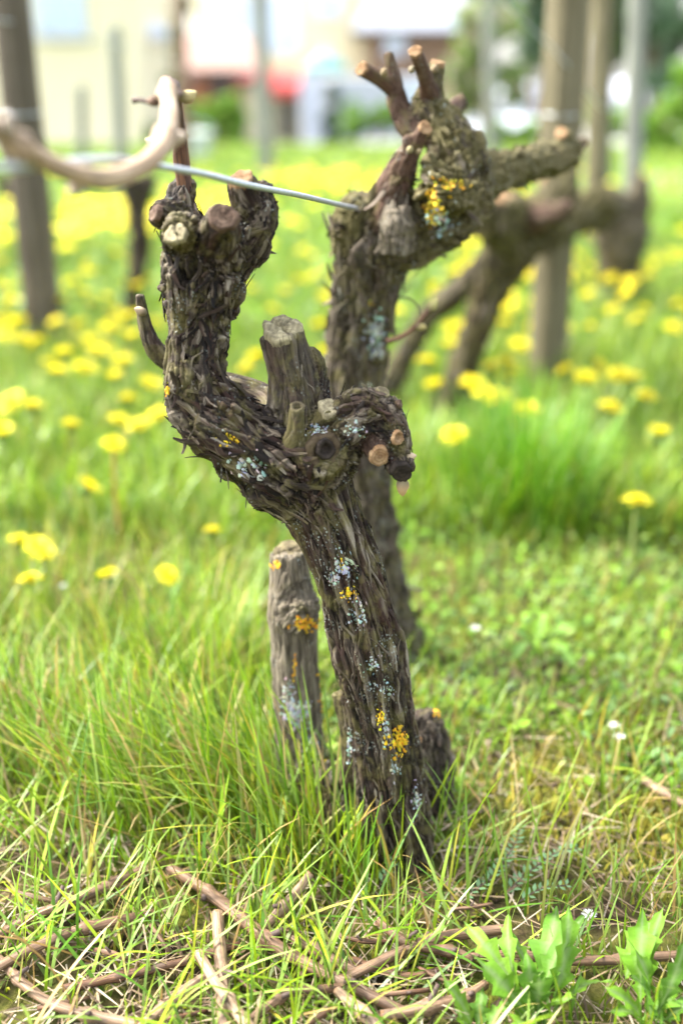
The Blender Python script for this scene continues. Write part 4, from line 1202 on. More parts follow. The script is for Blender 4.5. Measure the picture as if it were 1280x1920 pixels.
GREEN = np.array([[.14,.265,.006],[.21,.355,.008],[.28,.40,.014],[.075,.185,.008],[.17,.29,.035],[.24,.36,.06]])
DRY = np.array([[.36,.25,.09],[.42,.32,.14],[.30,.19,.06],[.42,.33,.04]])
def grass_cols(n, g, dry=.08, tips=.15, warm=0.0):
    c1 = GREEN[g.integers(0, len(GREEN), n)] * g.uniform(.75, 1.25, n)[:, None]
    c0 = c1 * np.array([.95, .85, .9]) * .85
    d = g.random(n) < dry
    dc = DRY[g.integers(0, len(DRY), n)] * g.uniform(.7, 1.2, n)[:, None]
    c0[d] = dc[d]; c1[d] = dc[d]
    tp = (g.random(n) < tips) & ~d
    c1[tp] = dc[tp] * .8 + c1[tp] * .2
    return c0, c1

def patch(P, seed, sc): return noise(P * np.array([sc, sc, 0]) + 11.3, seed)

# near meadow: upright fine blades, patchy
g = np.random.default_rng(11)
n = 26000
P = rnd_field(n, .50, 2.3, g, .48, 1.25)
pn = patch(P, 41, 5) + patch(P, 42, 13) * .5
left = np.clip((.02 - P[:, 0]) * 4 + .45, 0, 1)
tuft = np.clip((P[:, 1] - .72) * 5, 0, 1) * left
keep = g.random(n) < np.clip(.33 + .35 * pn + .45 * tuft + .32 * (P[:, 1] > .95), .06, 1)
# leave the litter in front of the vine thinner
keep &= ~((P[:, 1] < .80) & (g.random(n) < .40))
P = P[keep]; n = len(P); pn = pn[keep]; tuft = tuft[keep]
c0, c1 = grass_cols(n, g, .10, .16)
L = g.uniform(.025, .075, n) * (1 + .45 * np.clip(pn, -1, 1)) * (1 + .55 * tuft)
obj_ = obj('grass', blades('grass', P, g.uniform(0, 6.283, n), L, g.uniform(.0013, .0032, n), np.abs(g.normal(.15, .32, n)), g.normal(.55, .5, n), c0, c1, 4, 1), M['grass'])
tag(obj_, 'short mixed meadow grass growing around the vine', 'grass', kind='stuff')

# long arching tufts left of the trunk and elsewhere
def long_tuft(name, label, centers, n, L, seed, spread, az0=None, azs=3.14, W=(.0018, .0036), dry=.06, lean=(.18, .3), curv=(.55, .4), thing=True, tint=(1, 1, 1)):
    g = np.random.default_rng(seed)
    c = np.array([centers[i] for i in g.integers(0, len(centers), n)])
    P = c + np.concatenate([g.normal(0, spread, (n, 2)), np.zeros((n, 1))], 1)
    P[:, 2] = gz(P[:, 0], P[:, 1]) - .002
    off = P[:, :2] - c[:, :2]
    az = np.arctan2(off[:, 1], off[:, 0]) + g.normal(0, .7, n) if az0 is None else g.normal(az0, azs, n)
    c0, c1 = grass_cols(n, g, dry, .12)
    c0 = c0 * np.array(tint); c1 = c1 * np.array(tint)
    me = blades(name, P, az, g.uniform(*L, n), g.uniform(*W, n), np.abs(g.normal(*lean, n)), g.normal(*curv, n), c0, c1, 7, seed)
    o = obj(name, me, M['grass'])
    return tag(o, label, 'grass', kind=None if thing else 'stuff')
G3 = lambda px, py: ongr(px, py)
long_tuft('grass_tuft', 'long arching pale green grass tuft left of the vine base', [G3(x, y) for x, y in [(430,1560),(500,1590),(360,1540),(300,1570),(560,1600),(450,1500)]], 520, (.10, .19), 21, .030, 2.6, .75, dry=.10)
long_tuft('grass_tuft', 'loose grass tuft spreading low at the left picture border', [G3(x, y) for x, y in [(60,1480),(150,1440),(-20,1500),(180,1540),(-60,1420)]], 420, (.09, .18), 22, .035, 2.2, .8, dry=.10)
long_tuft('grass_tuft', 'upright grass tuft growing against the front of the vine base', [G3(x, y) for x, y in [(590,1640),(630,1655),(680,1670),(545,1640),(720,1660)]], 120, (.045, .11), 23, .014, 1.57, 1.6, lean=(.1, .2), curv=(.25, .3), dry=.12)
long_tuft('grass_tuft', 'dense bright green grass tuft at the foot of the olive post', [G3(x, y) for x, y in [(960,985),(990,970),(930,970),(1010,990),(970,950)]], 1000, (.06, .25), 24, .046, None, W=(.002, .0042), dry=.01, lean=(.10, .14), curv=(.45, .3), tint=(.62, .88, .7))
long_tuft('grass_tuft', 'sparse tall blades beside the right foot of the vine base', [G3(x, y) for x, y in [(830,1600),(880,1640),(930,1700),(1000,1660)]], 50, (.06, .13), 25, .025, .9, .9, lean=(.35, .3), curv=(.3, .3), dry=.15)
long_tuft('grass_tuft', 'grass tuft behind the dead stub of the sharp vine', [G3(x, y) for x, y in [(420,1330),(480,1300),(360,1290),(300,1330)]], 380, (.08, .16), 26, .035, None, dry=.06)
long_tuft('grass_tuft', 'grass blades lying across the cut canes in the foreground', [G3(x, y) for x, y in [(100,1800),(250,1860),(380,1760),(520,1900),(640,1850),(180,1700),(460,1700),(700,1800),(800,1880),(90,1900)]], 300, (.05, .13), 27, .045, .4, 1.6, W=(.0022,.0042), lean=(.75, .35), curv=(.5, .3), dry=.12)

# mid and far meadow
g = np.random.default_rng(12)
n = 46000
P = rnd_field(n, 1.5, 6.0, g, .50, 1.1)
pn = patch(P, 43, 2.2)
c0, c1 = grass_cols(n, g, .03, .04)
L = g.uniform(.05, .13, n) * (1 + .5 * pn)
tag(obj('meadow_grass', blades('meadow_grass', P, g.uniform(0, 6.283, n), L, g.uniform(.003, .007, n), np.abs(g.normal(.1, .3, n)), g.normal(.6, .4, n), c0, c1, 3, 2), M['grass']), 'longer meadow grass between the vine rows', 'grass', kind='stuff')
g = np.random.default_rng(13)
n = 60000
P = rnd_field(n, 5.5, 17, g, .50, 1.2)
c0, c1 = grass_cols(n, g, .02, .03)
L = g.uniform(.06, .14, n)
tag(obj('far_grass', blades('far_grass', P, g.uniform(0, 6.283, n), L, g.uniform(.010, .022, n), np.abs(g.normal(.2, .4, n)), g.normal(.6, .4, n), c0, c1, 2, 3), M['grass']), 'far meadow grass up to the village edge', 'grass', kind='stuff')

# straw and dead stems lying in the grass
g = np.random.default_rng(14)
n = 3600
P = rnd_field(n, .52, 1.15, g, .46, 1.3); P[:, 2] += g.uniform(.001, .010, n)
dc = np.array([[.22,.16,.09],[.30,.23,.15],[.15,.10,.055],[.38,.32,.23],[.09,.06,.035]])[g.integers(0, 5, n)] * g.uniform(.7, 1.2, n)[:, None]
tag(obj('straw', blades('straw', P, g.uniform(0, 6.283, n), g.uniform(.015, .07, n), g.uniform(.0008, .0026, n), g.normal(1.45, .14, n), g.normal(.08, .15, n), dc, dc, 3, 4), M['straw']), 'dry straw and dead stems littering the ground', 'straw', kind='stuff')

# low broad-leaved weeds
def weeds(name, label, P, size, cols, seed, up=.5):
    g = np.random.default_rng(seed)
    n = len(P)
    az = g.uniform(0, 6.283, n); th = np.abs(g.normal(.9, .35, n)) * up * 2
    D = np.stack([np.cos(az) * np.sin(th), np.sin(az) * np.sin(th), np.cos(th)], -1)
    S = np.stack([-np.sin(az), np.cos(az), np.zeros(n)], -1)
    N = np.cross(D, S)
    s = g.uniform(*size, n)[:, None]; w = s * g.uniform(.10, .42, n)[:, None]
    V = np.stack([P, P + D*s*.4 - S*w + N*w*.3, P + D*s*.5, P + D*s*.4 + S*w + N*w*.3, P + D*s - N*s*.15, P + D*s*.75 - S*w*.7 + N*w*.1, P + D*s*.75 + S*w*.7 + N*w*.1], 1).reshape(-1, 3)
    b = np.arange(n)[:, None] * 7
    T = np.concatenate([b + np.array(t) for t in ((0,2,1),(0,3,2),(1,2,5),(2,3,6),(5,2,4),(2,6,4))])
    cols = np.asarray(cols); c = cols[g.integers(0, len(cols), n)] * g.uniform(.7, 1.25, n)[:, None]
    C = np.repeat(np.hstack([c, np.ones((n, 1))]), 7, 0)
    return tag(obj(name, np_mesh(name, V, tris=T, attrs=dict(col=C)), M['leaf']), label, 'weeds', kind='stuff')
WC = [(.12,.245,.018),(.18,.32,.026),(.07,.16,.02),(.16,.27,.10),(.23,.34,.08)]
g = np.random.default_rng(15)
P = rnd_field(30000, .85, 3.2, g, .46, 1.2)
pn = patch(P, 44, 4) + patch(P, 45, 11) * .6
right = np.clip(P[:, 0] * 3 + .5, 0, 1)
P = P[(pn + right * .35 > -.05) & (P[:, 1] > .9 - .1 * right)]
P[:, 2] += g.uniform(0, .045, len(P)) * np.clip(P[:, 1] - .5, .2, 1)
weeds('ground_cover', 'low broad-leaved weeds and clover between the grass', P, (.006, .018), WC, 1)
g = np.random.default_rng(16)
P = rnd_field(9000, 3, 10, g, .46, 1.2); P[:, 2] += g.uniform(0, .06, len(P))
weeds('ground_cover', 'blurred broad-leaved weeds of the far meadow', P, (.03, .07), WC, 2)

# moss cushions right of the vine
g = np.random.default_rng(17)
cs = []
for px, py, sp, k_ in [(1120,1500,.06,900),(1230,1420,.07,900),(1180,1560,.05,700),(1050,1460,.05,600),(960,1520,.04,350),(1270,1540,.05,500),(640,1690,.05,160),(250,1650,.10,300),(900,1700,.06,250)]:
    c = ongr(px, py); q = np.repeat(c[None], k_, 0) + np.concatenate([g.normal(0, sp, (k_, 2)), np.zeros((k_, 1))], 1); cs.append(q)
P = np.concatenate(cs); P[:, 2] = gz(P[:, 0], P[:, 1])
n = len(P)
mc = np.array([[.28,.28,.035],[.36,.33,.04],[.20,.24,.04],[.42,.36,.06]])[g.integers(0, 4, n)] * g.uniform(.7, 1.2, n)[:, None]
tag(obj('moss', blades('moss', P, g.uniform(0, 6.283, n), g.uniform(.006, .020, n), g.uniform(.002, .004, n), np.abs(g.normal(.3, .4, n)), g.normal(.4, .4, n), mc * .8, mc, 2, 5), M['grass']), 'yellowish moss cushions on the bare ground right of the vine', 'moss', kind='stuff')

# ------------------------------------------------------------------ dandelions
def bloom_mesh(name, seed, rays=(26, 22, 18, 12), closed=0.0, col=(.80, .70, .018)):
    g = np.random.default_rng(seed)
    V = []; F = []; C = []
    for k, m in enumerate(rays):
        R = (1.0, .82, .60, .36)[k]; z0 = (.05, .12, .20, .26)[k]; el = (.10, .28, .55, .9)[k] + closed
        for i in range(m):
            a = 6.2832 * (i + g.uniform(-.3, .3)) / m; L = R * g.uniform(.85, 1.12); e = el + g.normal(0, .10)
            d = np.array([math.cos(a)*math.cos(e), math.sin(a)*math.cos(e), math.sin(e)]); s = np.array([-math.sin(a), math.cos(a), 0])
            w = .085
            p0 = np.array([0, 0, z0]); o = len(V)
            V += [p0 - s*w*.4, p0 + s*w*.4, p0 + d*L*.6 - s*w, p0 + d*L*.6 + s*w, p0 + d*L - s*w*.8 - np.array([0,0,.03]), p0 + d*L + s*w*.8 - np.array([0,0,.03])]
            F += [(o,o+1,o+3,o+2),(o+2,o+3,o+5,o+4)]
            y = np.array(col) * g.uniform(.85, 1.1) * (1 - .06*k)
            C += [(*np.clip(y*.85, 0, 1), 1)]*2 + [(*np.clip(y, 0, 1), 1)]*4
    return np_mesh(name, np.array(V), quads=F, attrs=dict(col=np.array(C)), smooth=False)
BLOOM = [bloom_mesh('blossom', i) for i in range(3)] + [bloom_mesh('blossom', 4, (22, 16, 10), .55), bloom_mesh('blossom', 5, (18, 16, 14, 10), .2)]
for b in BLOOM: b.materials.append(M['petal'])
def cup_mesh():
    V = []; F = []; C = []
    for i, (r, z) in enumerate([(.08,-.42),(.30,-.32),(.36,-.1),(.34,.08)]):
        for k in range(10): V.append((r*math.cos(k*.6283), r*math.sin(k*.6283), z)); C.append((.13,.22,.05,1))
    for i in range(3):
        for k in range(10): F.append((i*10+k, i*10+(k+1)%10, (i+1)*10+(k+1)%10, (i+1)*10+k))
    return np_mesh('calyx', V, quads=F, attrs=dict(col=np.array(C)))
CUP = cup_mesh(); CUP.materials.append(M['leaf'])
def stem_mesh(seed, c=(.30,.36,.12)):
    g = np.random.default_rng(seed)
    b = g.normal(0, .10, 2)
    V, F = tube([(b[0]*(1-t)*t*2, b[1]*(1-t)*t*2, t) for t in (1, .75, .5, .25, 0, -.05)], 1.0, 6)
    V = np.array(V)
    for i, t in enumerate((1, .75, .5, .25, 0, -.05)):
        ctr = np.array([b[0]*(1-t)*t*2, b[1]*(1-t)*t*2, t])
        V[i*6:(i+1)*6] = ctr + (V[i*6:(i+1)*6] - ctr) * .022
    return np_mesh('stem', V, quads=[f for f in F if len(f) == 4], attrs=dict(col=np.tile(np.array([*c, 1.0]), (len(V), 1))))
STEM = [stem_mesh(i) for i in range(4)] + [stem_mesh(9, (.42,.24,.08))]
for b in STEM: b.materials.append(M['leaf'])

def dandelion(x, y, h, R, label, group=None, k=0, tilt=None, stem=None, closed=False):
    z = float(gz(x, y))
    root = tag(empty('dandelion', (x, y, z)), label, 'dandelion', group)
    s = obj('stem', STEM[k % 4 if stem is None else stem], None, root); s.scale = (h*.9 if h < .12 else .11, h*.9 if h < .12 else .11, h)
    q = obj('calyx', CUP, None, root, (0, 0, h)); q.scale = (R, R, R)
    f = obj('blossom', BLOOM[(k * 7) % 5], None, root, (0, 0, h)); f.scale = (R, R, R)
    tl = tilt or (random.gauss(.08, .32), random.gauss(0, .32), random.uniform(0, 6.28))
    f.rotation_euler = tl; q.rotation_euler = tl
    return root
near = [(72,1040,'dandelion bloom of the close trio at the left border, highest of the three'),(38,1032,'dandelion bloom at the left border with spiky open petals'),(84,1056,'dandelion bloom tucked under the spiky left-border bloom'),
        (60,1102,'flat wide dandelion bloom below the close trio at the left border'),(205,1096,'small dandelion bloom low in the grass between left border and dead stub'),(314,1086,'tiny half-open dandelion low in the grass left of the dead stub'),
        (398,1004,'single small dandelion left of the dead stub, below the curved arm'),(165,930,'pale dandelion bloom left of the curved arm, above the trio'),(1193,935,'single dandelion right of the dense grass tuft, lowest on that side'),
        (1232,825,'dandelion bloom right of the grass tuft, upper one near the border'),(1142,773,'wide dandelion bloom behind the dense grass tuft'),(1208,753,'dandelion bloom just behind the wide one right of the tuft'),
        (985,786,'small dandelion in front of the olive post foot'),(852,825,'small pale dandelion at the foot of the slanting mossy vine'),(605,564,'single dandelion between the curved arm and the second vine'),
        (133,797,'wide dandelion bloom left of the curved arm, standing apart'),(260,804,'dandelion bloom close to the bend of the curved arm, front of its cluster'),(300,787,'dandelion bloom almost touching the bend of the curved arm')]
hts = {}
for i, (px, py, lb) in enumerate(near):
    h = .085 if py > 980 else .12
    p = ongr(px, py, h)
    dandelion(p[0], p[1], h, .0175 if py > 980 else .024, lb, k=i, tilt=(random.gauss(-.15, .3), random.gauss(0, .3), random.uniform(0, 6)) if py > 980 else None)
p = ongr(214, 850, .17)
dandelion(p[0], p[1], .17, .019, 'dandelion on a tall orange-brown stem left of the curved arm', k=1, stem=4)
mid = [(22,756),(62,768),(110,700),(160,694),(215,715),(240,752),(222,790),(30,602),(45,642),(15,545),(200,660),(230,682),(180,668),(170,640),(245,640),(132,530),(60,585),(120,670),(95,690),(5,820),(70,640),(150,610),(280,720),
       (850,620),(838,655),(872,612),(950,682),(940,715),(945,612),(1095,722),(1120,690),(1160,708),(1183,716),(800,682),(815,732),(885,722),(905,745),(932,756),(610,662),(780,640),(975,650),(860,640),(920,690),(480,670),(620,680),(1060,700),(1200,500),(1180,480),(1215,515),(1100,500),(1085,480),(1230,490),(955,700),(465,690)]
def LBG(x, y, z):
    px = 640 + FPX * x / (y * FW[1] + (z - H) * FW[2])
    if px < 70: w = 'left of the weathered post'
    elif px < 320: w = 'between the weathered post and the sharp vine'
    elif px < 640: w = 'between the curved arm and the second vine'
    elif px < 1000: w = 'between the second vine and the olive post'
    else: w = 'right of the olive post'
    d = 'large blurred dandelion bloom' if y < 2.9 else ('blurred dandelion bloom' if y < 4.2 else 'tiny far dandelion bloom')
    return d + ' ' + w, 'dandelions, ' + d.split(' dandelion')[0] + ' ones ' + w
for i, (px, py) in enumerate(mid):
    h = random.uniform(.10, .15)
    p = ongr(px, py, h)
    dandelion(p[0], p[1], h, random.uniform(.022, .029), *LBG(*p), i)
g = np.random.default_rng(18)
cnt = 0; rest = []
tries = 0
pts = []
while len(pts) < 680 and tries < 60000:
    tries += 1
    px = g.uniform(-60, 1340); py = g.uniform(322, 610)
    p = ongr(px, py, .13)
    if p[1] > 11.5: continue
    q = noise(np.array([[p[0]*1.1, p[1]*.55, 0]]), 77)[0]
    dens = 1.0 if px < 720 else .45
    if py > 520: dens *= .45
    if px > 1070: dens *= .16
    if py < 400: dens *= .6
    if 420 < px < 640 and py > 540: dens *= .25
    if g.random() < dens * np.clip(.55 + q, .05, 1): pts.append((p[1], p[0]))
pts.sort()
for i, (y, x) in enumerate(pts[:225]):
    h = g.uniform(.10, .17)
    dandelion(x, y, h, g.uniform(.020, .028), *LBG(x, y, h), i)
V = []; F = []; C = []
for (y, x) in pts[225:]:
    z = float(gz(x, y)) + g.uniform(.10, .18); R = g.uniform(.022, .032); o = len(V); tx, ty = g.normal(0, .25, 2)
    col = (*(np.array([.80,.70,.018])*g.uniform(.85,1.1)), 1)
    V.append((x, y, z + R*.45)); C.append(col)
    for ring, (rr, zz) in enumerate(((.6,.35),(1.0,.0))):
        for k in range(9):
            a = k*.698; f = g.uniform(.85,1.15); V.append((x+R*rr*f*math.cos(a), y+R*rr*f*math.sin(a), z+R*zz+R*rr*(tx*math.cos(a)+ty*math.sin(a)))); C.append(col)
    for k in range(9):
        k2 = (k+1) % 9; F += [(o,o+1+k,o+1+k2),(o+1+k,o+10+k,o+10+k2),(o+1+k,o+10+k2,o+1+k2)]
tag(obj('far_dandelions', np_mesh('far_dandelions', np.array(V), tris=F, attrs=dict(col=np.clip(np.array(C),0,1))), M['petal']), 'yellow carpet of far dandelion blooms', 'dandelions', kind='stuff')

# ------------------------------------------------------------------ cut canes on the ground
def twig(label, pts, pale, nodes=(.5,), seed=0, name='cut_cane', knob=.42, rough=.12, z0=.008):
    K = []
    pale = tuple(p * .62 for p in pale)
    for (px, py, r, dz) in pts:
        r *= .74; p = ongr(px, py, dz); rm = r * np.linalg.norm(p - C0) / FPX
        zg = float(gz(p[0], p[1]))
        p = ongr(px, py, zg + rm * .75 + dz + z0); K.append((*p, rm))
    loc = K[0][:3]
    root = tag(empty(name, loc), label, 'cane')
    me = cane_mesh('stem', K, 12, .004, nodes, pale, seed, rough, knob)
    obj('stem', shift(me, loc), M['cane'], root)
    S = spline(K, .004); T_, N_, B_ = frames(S[:, :3])
    for q, f in enumerate(nodes):
        i = int(f * (len(S) - 1)); sd = N_[i] * math.cos(seed * 2.1 + q) + B_[i] * math.sin(seed * 2.1 + q)
        if sd[2] < 0: sd = -sd
        p_ = S[i, :3]; rr_ = S[i, 3]; d_ = sd * .8 + T_[i] * .6
        mb = MB(); mb.tube([p_ - np.array(loc), p_ + d_ * rr_ * 1.5 - np.array(loc), p_ + d_ * rr_ * (2.2 + (seed + q) % 3) - np.array(loc)], [rr_ * .75, rr_ * .55, rr_ * .4], 8)
        obj('side_stub', mb.mesh('side_stub', True), M['tendril'], root)
    for e, (a, b) in enumerate(((0, 1), (-1, -2))):
        d = np.array(K[a][:3]) - np.array(K[b][:3]); d /= np.linalg.norm(d)
        c = np.array(K[a][:3])
        cut_face(root, c + d*.0006, d, K[a][3]*.93, 'cut_fresh' if pale[0] > .25 else 'cut_brown', seed*2+e, rough=.7)
    return root
twig('pale tan cut cane leaning over another, its split end pointing up', [(372,1786,12,.022),(410,1850,13.5,.020),(480,1945,15,.018)], (.95,.9,.9), (.55,), 1)
twig('thick pale cane standing steeply under the split-ended one', [(408,1712,13,.016),(414,1800,15,.010),(424,1950,17,.006)], (.9,.8,.75), (.5,), 2)
twig('long grey-brown cane with peeling bark crossing the foreground', [(318,1628,11,.0),(372,1660,13,.004),(440,1712,15,.008),(520,1775,15,.008),(620,1830,14,.004),(760,1900,13,.0)], (.35,.5,.3,.5,.3), (.2,.5,.8), 3, rough=.12)
twig('short tan cane stuck obliquely beside the vine base grass', [(582,1638,9,.030),(545,1685,11,.018),(492,1742,11.5,.006)], (.85,.8), (.6,), 4)
twig('reddish brown cane lying left, the upper of two long ones', [(-30,1772,11,.0),(60,1722,12,.002),(150,1685,12,.002),(270,1630,11,.0)], (.2,.35,.3), (.45,.8), 5)
twig('long reddish cane lying left, below the upper one', [(-30,1828,11,.004),(80,1770,12,.006),(170,1738,12,.006),(290,1712,10,.002)], (.45,.3,.2), (.6,), 6)
twig('tan cane running from the bottom border up to the crossed canes', [(250,1940,12,.004),(330,1870,12.5,.006),(392,1826,11,.008)], (.8,.75), (.4,), 7)
twig('thin grey cane bending along the lower left border', [(-20,1775,9,.0),(50,1850,11,.002),(120,1890,12,.004),(260,1925,12,.004)], (.45,.6,.65), (.3,.75), 8)
twig('dark red thin cane behind the crossed pale canes', [(120,1855,10,.0),(250,1825,10,.0),(360,1800,10,.0),(450,1772,9,.0)], (.05,.1,.1), (.3,.7), 9)
twig('brown jointed cane at the bottom border right of the crossed canes', [(440,1935,10,.006),(528,1868,12,.010),(560,1860,10,.008),(650,1850,9,.004)], (.3,.35,.2), (.42,), 10, knob=.5)
twig('orange-brown glossy cane in front of the vine base', [(708,1728,9,.008),(765,1768,10.5,.008),(850,1785,11,.006),(885,1800,10,.004)], (.22,.3,.25), (.35,.8), 11)
twig('greyish tan cane right of the vine base pointing at the leafy weed', [(640,1838,11,.003),(730,1795,12,.005),(820,1760,13,.006),(945,1742,11,.004)], (.45,.5,.5), (.55,), 12, knob=.35)
twig('whitish cane end at the bottom border below the vine base', [(632,1858,12,.006),(668,1888,13,.006),(730,1950,14,.004)], (1,1), (.5,), 13)
twig('tan crooked cane at the bottom border next to the leafy weed', [(715,1905,12,.004),(800,1888,13,.006),(870,1870,12,.006),(910,1845,10,.004)], (.6,.55), (.4,.75), 14)
twig('weathered grey cane half buried beside the long peeling one', [(520,1742,12,.0),(590,1780,13,.002),(670,1825,12,.0)], (.6,.6), (.5,), 15)
twig('dark brown cane lying behind the toothed leaves', [(880,1795,9,.0),(960,1790,10,.0),(1080,1802,11,.002),(1290,1790,11,.0)], (.3,.4,.4), (.3,.7), 16)
twig('short pale dry cane on the moss at the right border', [(1205,1462,10,.006),(1245,1488,10,.006),(1295,1515,10,.004)], (.8,.8), (.5,), 17)
twig('dark thin cane in the litter under the orange-brown one', [(560,1830,8,.0),(640,1800,9,.0),(760,1830,9,.0),(850,1812,8,.0)], (.05,.1,.05), (.4,), 18)
twig('small brown twig on the ground far right of the vine base', [(1040,1318,6,.006),(1075,1330,6,.006),(1105,1345,6,.004)], (.3,.3), (.5,), 19)

g = np.random.default_rng(31)
for i, (px, py, an_) in enumerate([(330,1905,.3),(210,1790,2.6),(560,1770,.5),(760,1860,.2),(680,1760,2.9),(120,1880,.4),(470,1850,2.2),(880,1700,.25),(60,1680,2.7),(820,1830,2.4),(610,1900,.9),(300,1760,1.9)]):
    L = g.uniform(60, 130); dx, dy = math.cos(an_)*L/2, -math.sin(an_)*L/4
    near_ = ['beside the tan cane at the bottom border','under the two long reddish canes','beside the half-buried grey cane','under the crooked cane by the weed','below the front of the vine base','along the lower left border','between jointed cane and peeling cane','behind the orange-brown cane','at the left border above the reddish canes','by the greyish cane pointing at the weed','under the whitish cane end','behind the crossed pale canes'][i]
    twig('thin dark twig ' + near_, [(px-dx, py-dy, g.uniform(3.5,6), .002), (px, py+g.uniform(-6,6), g.uniform(4,6.5), .006), (px+dx, py+dy, g.uniform(3,5), .003)], (g.uniform(0,.5), g.uniform(0,.5)), (.5,), 40+i, 'thin_twig')
# ------------------------------------------------------------------ toothed-leaf weed in the right foreground
def leaf_mesh(name, base, tip, width, up, seed, teeth=4, fold=.25, roll=0.0):
    """a toothed leaf: midrib curve from base to tip, lobed margin, folded along the rib"""
    g = np.random.default_rng(seed)
    base = np.array(base); tip = np.array(tip); n = 44
    ax = tip - base; L = np.linalg.norm(ax)
    side = np.cross(ax, np.array([0, 0, 1.0])); side /= np.linalg.norm(side) + 1e-9
    nr = np.cross(side, ax / L)
    side, nr = side * math.cos(roll) + nr * math.sin(roll), nr * math.cos(roll) - side * math.sin(roll)
    V = []; C = []
    ph = g.uniform(0, 1)
    for i in range(n + 1):
        t = i / n
        c = base + ax * t + nr * up * L * math.sin(t * math.pi * .9)
        prof = .11 + .89 * (math.sin(math.pi * min(1, max(0, (t - .22) / .80)) ** 1.1)) ** .8
        prof *= 1 - .9 * t ** 7
        for s, off in ((-1, 0), (1, .13)):
            saw = ((t * teeth + ph + off) % 1.0)
            lob = .46 + .58 * saw ** 1.8 if t > .10 else .5
            w = width / 2 * prof * lob
            for f in (1.0, .5):
                wv = .08 * width * math.sin(t * 15 + s * 2 + seed) * f
                V.append(c + side * s * w * f + nr * (w * f * fold + wv))
        V.append(c)
    F = []
    for i in range(n):
        a, b = i*5, (i+1)*5
        F += [(a, a+1, b+1, b), (a+1, a+4, b+4, b+1), (a+4, a+3, b+3, b+4), (a+3, a+2, b+2, b+3)]
    V = np.array(V)
    k = g.uniform(.85, 1.2)
    gcol = np.array([[.10,.215,.015],[.13,.25,.02],[.075,.175,.016]])[seed % 3] * k
    C = np.tile(np.array([*gcol, 1.0]), (len(V), 1))
    for i in range(n + 1):
        t = i / n
        v_ = .88 + .2 * abs(math.sin(t * 22 + seed)) + g.normal(0, .03)
        C[i*5:i*5+5, :3] *= v_ * (.92 + .16 * t)
    C[1::5, :3] *= 1.10; C[3::5, :3] *= .93
    C[4::5, :3] = [.17, .26, .085]
    return np_mesh(name, V, quads=F, attrs=dict(col=C))

def leafy_plant(name, label, base_px, leaves, seed):
    bl = ongr(*base_px)
    root = tag(empty(name, bl), label, 'weed')
    for i, (bx, by, bz, tx, ty, tz, w, up, roll) in enumerate(leaves):
        b = ongr(bx, by, bz); t = ongr(tx, ty, tz)
        me = leaf_mesh('leaf', b, t, w * .72 * np.linalg.norm(t - C0) / FPX, up, seed + i, 4 + i % 3, .22, roll)
        obj('leaf', shift(me, bl), M['leaf'], root)
    return root
leafy_plant('toothed_weed', 'hairy toothed-leaf weed in the right foreground with upright leaves', (1010,1905), [
    (1000,1925,.002,985,1785,.060,95,.10,.25),(1020,1915,.002,1062,1690,.085,85,.12,-.7),(1000,1915,.002,862,1725,.050,70,.16,.3),(1015,1920,.002,1045,1700,.060,110,.10,.2),
    (990,1930,.002,905,1830,.040,75,.12,.1),(1000,1930,.004,950,1960,.030,80,.2,.0),(1020,1930,.003,1100,1800,.045,60,.2,.9),(1010,1925,.003,930,1740,.035,60,.18,-.4),(1025,1915,.002,1150,1845,.030,60,.18,.4),(1005,1920,.002,1100,1720,.070,90,.12,.5),(1000,1925,.002,880,1790,.060,85,.12,.5),(1020,1925,.002,1085,1880,.04,80,.2,.2),(1008,1925,.002,1012,1840,.07,100,.12,-.2),(995,1925,.002,960,1700,.05,60,.16,.8)], 5)
leafy_plant('toothed_weed', 'toothed-leaf weed at the right border with broad pointed leaves', (1215,1905), [
    (1200,1920,.002,1205,1702,.070,95,.08,.3),(1160,1870,.004,1232,1720,.055,105,.10,.2),(1215,1925,.002,1290,1735,.085,60,.12,-.8),(1225,1930,.002,1268,1830,.035,95,.10,.2),
    (1200,1930,.002,1120,1850,.050,60,.2,.5),(1230,1935,.002,1310,1880,.03,80,.15,.1),(1200,1925,.002,1165,1760,.06,75,.2,-.6),(1210,1925,.002,1250,1700,.06,70,.15,.5),(1215,1930,.002,1180,1830,.06,100,.12,.2),(1205,1930,.002,1140,1900,.03,80,.2,.1)], 15)
leafy_plant('toothed_weed', 'small toothed-leaf weed at the bottom border left of the larger ones', (880,1925), [
    (890,1950,.002,826,1832,.050,62,.12,.2),(895,1950,.002,905,1850,.035,62,.1,.1),(900,1960,.002,960,1875,.03,60,.15,.1),(885,1955,.002,850,1890,.02,45,.2,.1)], 25)
leafy_plant('broad_weed', 'blurred rosette of broad leaves right of the vine', (1010,1240), [(1010,1240,.0,930,1180,.05,60,.2,.1),(1010,1240,.0,1090,1170,.05,60,.2,.1),(1010,1240,.0,1030,1140,.06,60,.2,.3),(1010,1240,.0,950,1260,.03,55,.3,0),(1010,1240,.0,1080,1265,.03,55,.3,0)], 35)
leafy_plant('broad_weed', 'blurred rosette of bluish leaves left of the dead stub', (330,1180), [(330,1180,.0,260,1130,.05,50,.2,.1),(330,1180,.0,400,1120,.05,50,.2,.1),(330,1180,.0,340,1080,.06,50,.2,.3),(330,1180,.0,270,1200,.03,45,.3,0)], 45)

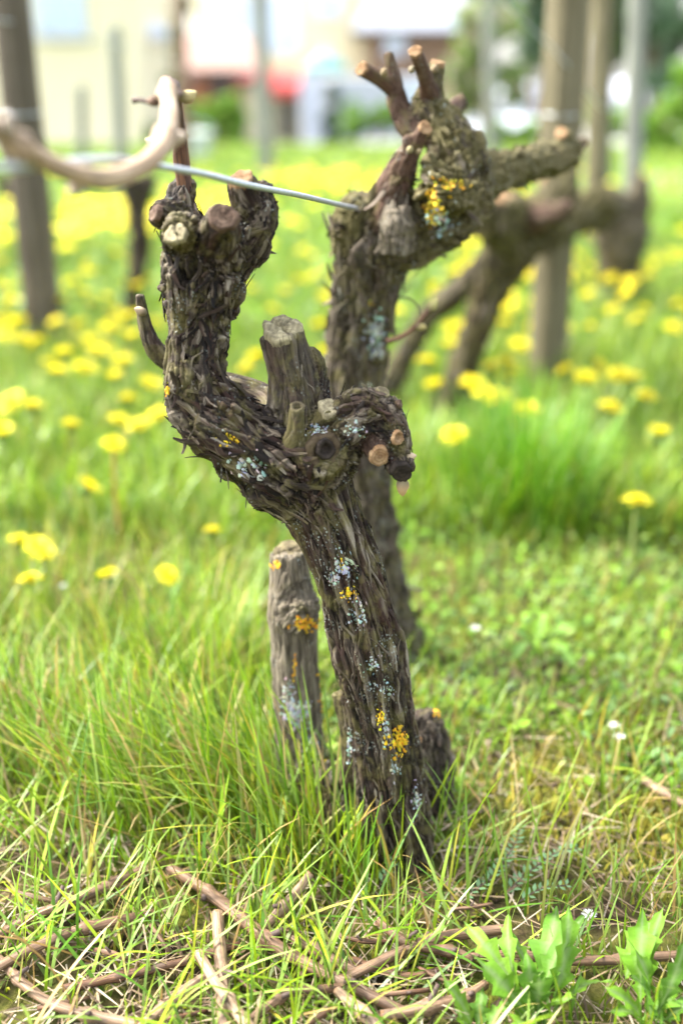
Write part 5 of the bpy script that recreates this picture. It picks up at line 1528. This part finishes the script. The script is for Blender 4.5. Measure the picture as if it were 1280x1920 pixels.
# feathery vetch sprigs
def sprig(label, pts, seed):
    g = np.random.default_rng(seed)
    K = [(*ongr(px, py, z), .0006) for px, py, z in pts]
    loc = K[0][:3]
    root = tag(empty('vetch_sprig', loc), label, 'weed')
    S = spline(K, .0055)
    me = cane_mesh('stem', K, 6, .006, (), (.6, .6), seed, .02)
    obj('stem', shift(me, loc), M['tendril'], root)
    T, N, B = frames(S[:, :3])
    for i in range(2, len(S)):
        sd = np.cross(T[i], np.array([0, 0, 1.0])); sd /= np.linalg.norm(sd)
        for s in (-1, 1):
            b = S[i, :3]; d = sd * s * .9 + T[i] * .55 + np.array([0, 0, g.uniform(.0, .5)]); d /= np.linalg.norm(d)
            L = .0105 * g.uniform(.8, 1.15) * (1 - .4 * i / len(S)); w = np.cross(d, np.array([0, 0, 1.0])); w /= np.linalg.norm(w); w *= L * .22
            V = [b, b + d*L*.5 - w, b + d*L*.55, b + d*L*.5 + w, b + d*L]
            me = np_mesh('leaflet', np.array(V) - np.array(loc), tris=[(0,2,1),(0,3,2),(1,2,4),(2,3,4)], attrs=dict(col=np.tile(np.array([.16, .29, .14, 1]) * g.uniform(.8, 1.2), (5, 1))))
            obj('leaflet', me, M['leaf'], root)
sprig('bluish feathery vetch sprig right of the vine foot', [(930,1690,.006),(985,1640,.020),(1040,1600,.024),(1080,1590,.020)], 1)
sprig('green feathery vetch sprig close beside the vine foot', [(850,1690,.004),(915,1650,.02),(960,1590,.03),(975,1550,.03)], 2)
sprig('feathery vetch sprig lying above the toothed weed', [(960,1700,.004),(1010,1668,.018),(1060,1660,.02)], 3)
sprig('tiny feathery sprig against the front of the vine trunk', [(700,1680,.004),(722,1640,.022),(735,1612,.028)], 4)

WB = bloom_mesh('blossom', 7, (16, 10), .1, (.72, .72, .70)); WB.materials.append(M['petal'])
for px, py, h, lb in [(1103,1716,.012,'tiny white flower above the toothed weed'),(1158,1392,.03,'small white flower on the moss right of the vine'),(1148,1372,.035,'small white flower just behind another on the right moss'),(690,1290,.02,'tiny white flower hidden behind the trunk'),(120,1110,.05,'pale white flower beside the wide dandelion at the left border'),(890,1182,.05,'pale small flower in the weeds right of the trunk')]:
    p = ongr(px, py, h); z = float(gz(p[0], p[1]))
    r = tag(empty('white_flower', (p[0], p[1], z)), lb, 'flower')
    st = obj('stem', STEM[0], None, r); st.scale = (.04, .04, h)
    q = obj('calyx', CUP, None, r, (0, 0, h)); q.scale = (.005, .005, .005)
    f = obj('blossom', WB, None, r, (0, 0, h)); f.scale = (.0065, .0065, .0065)
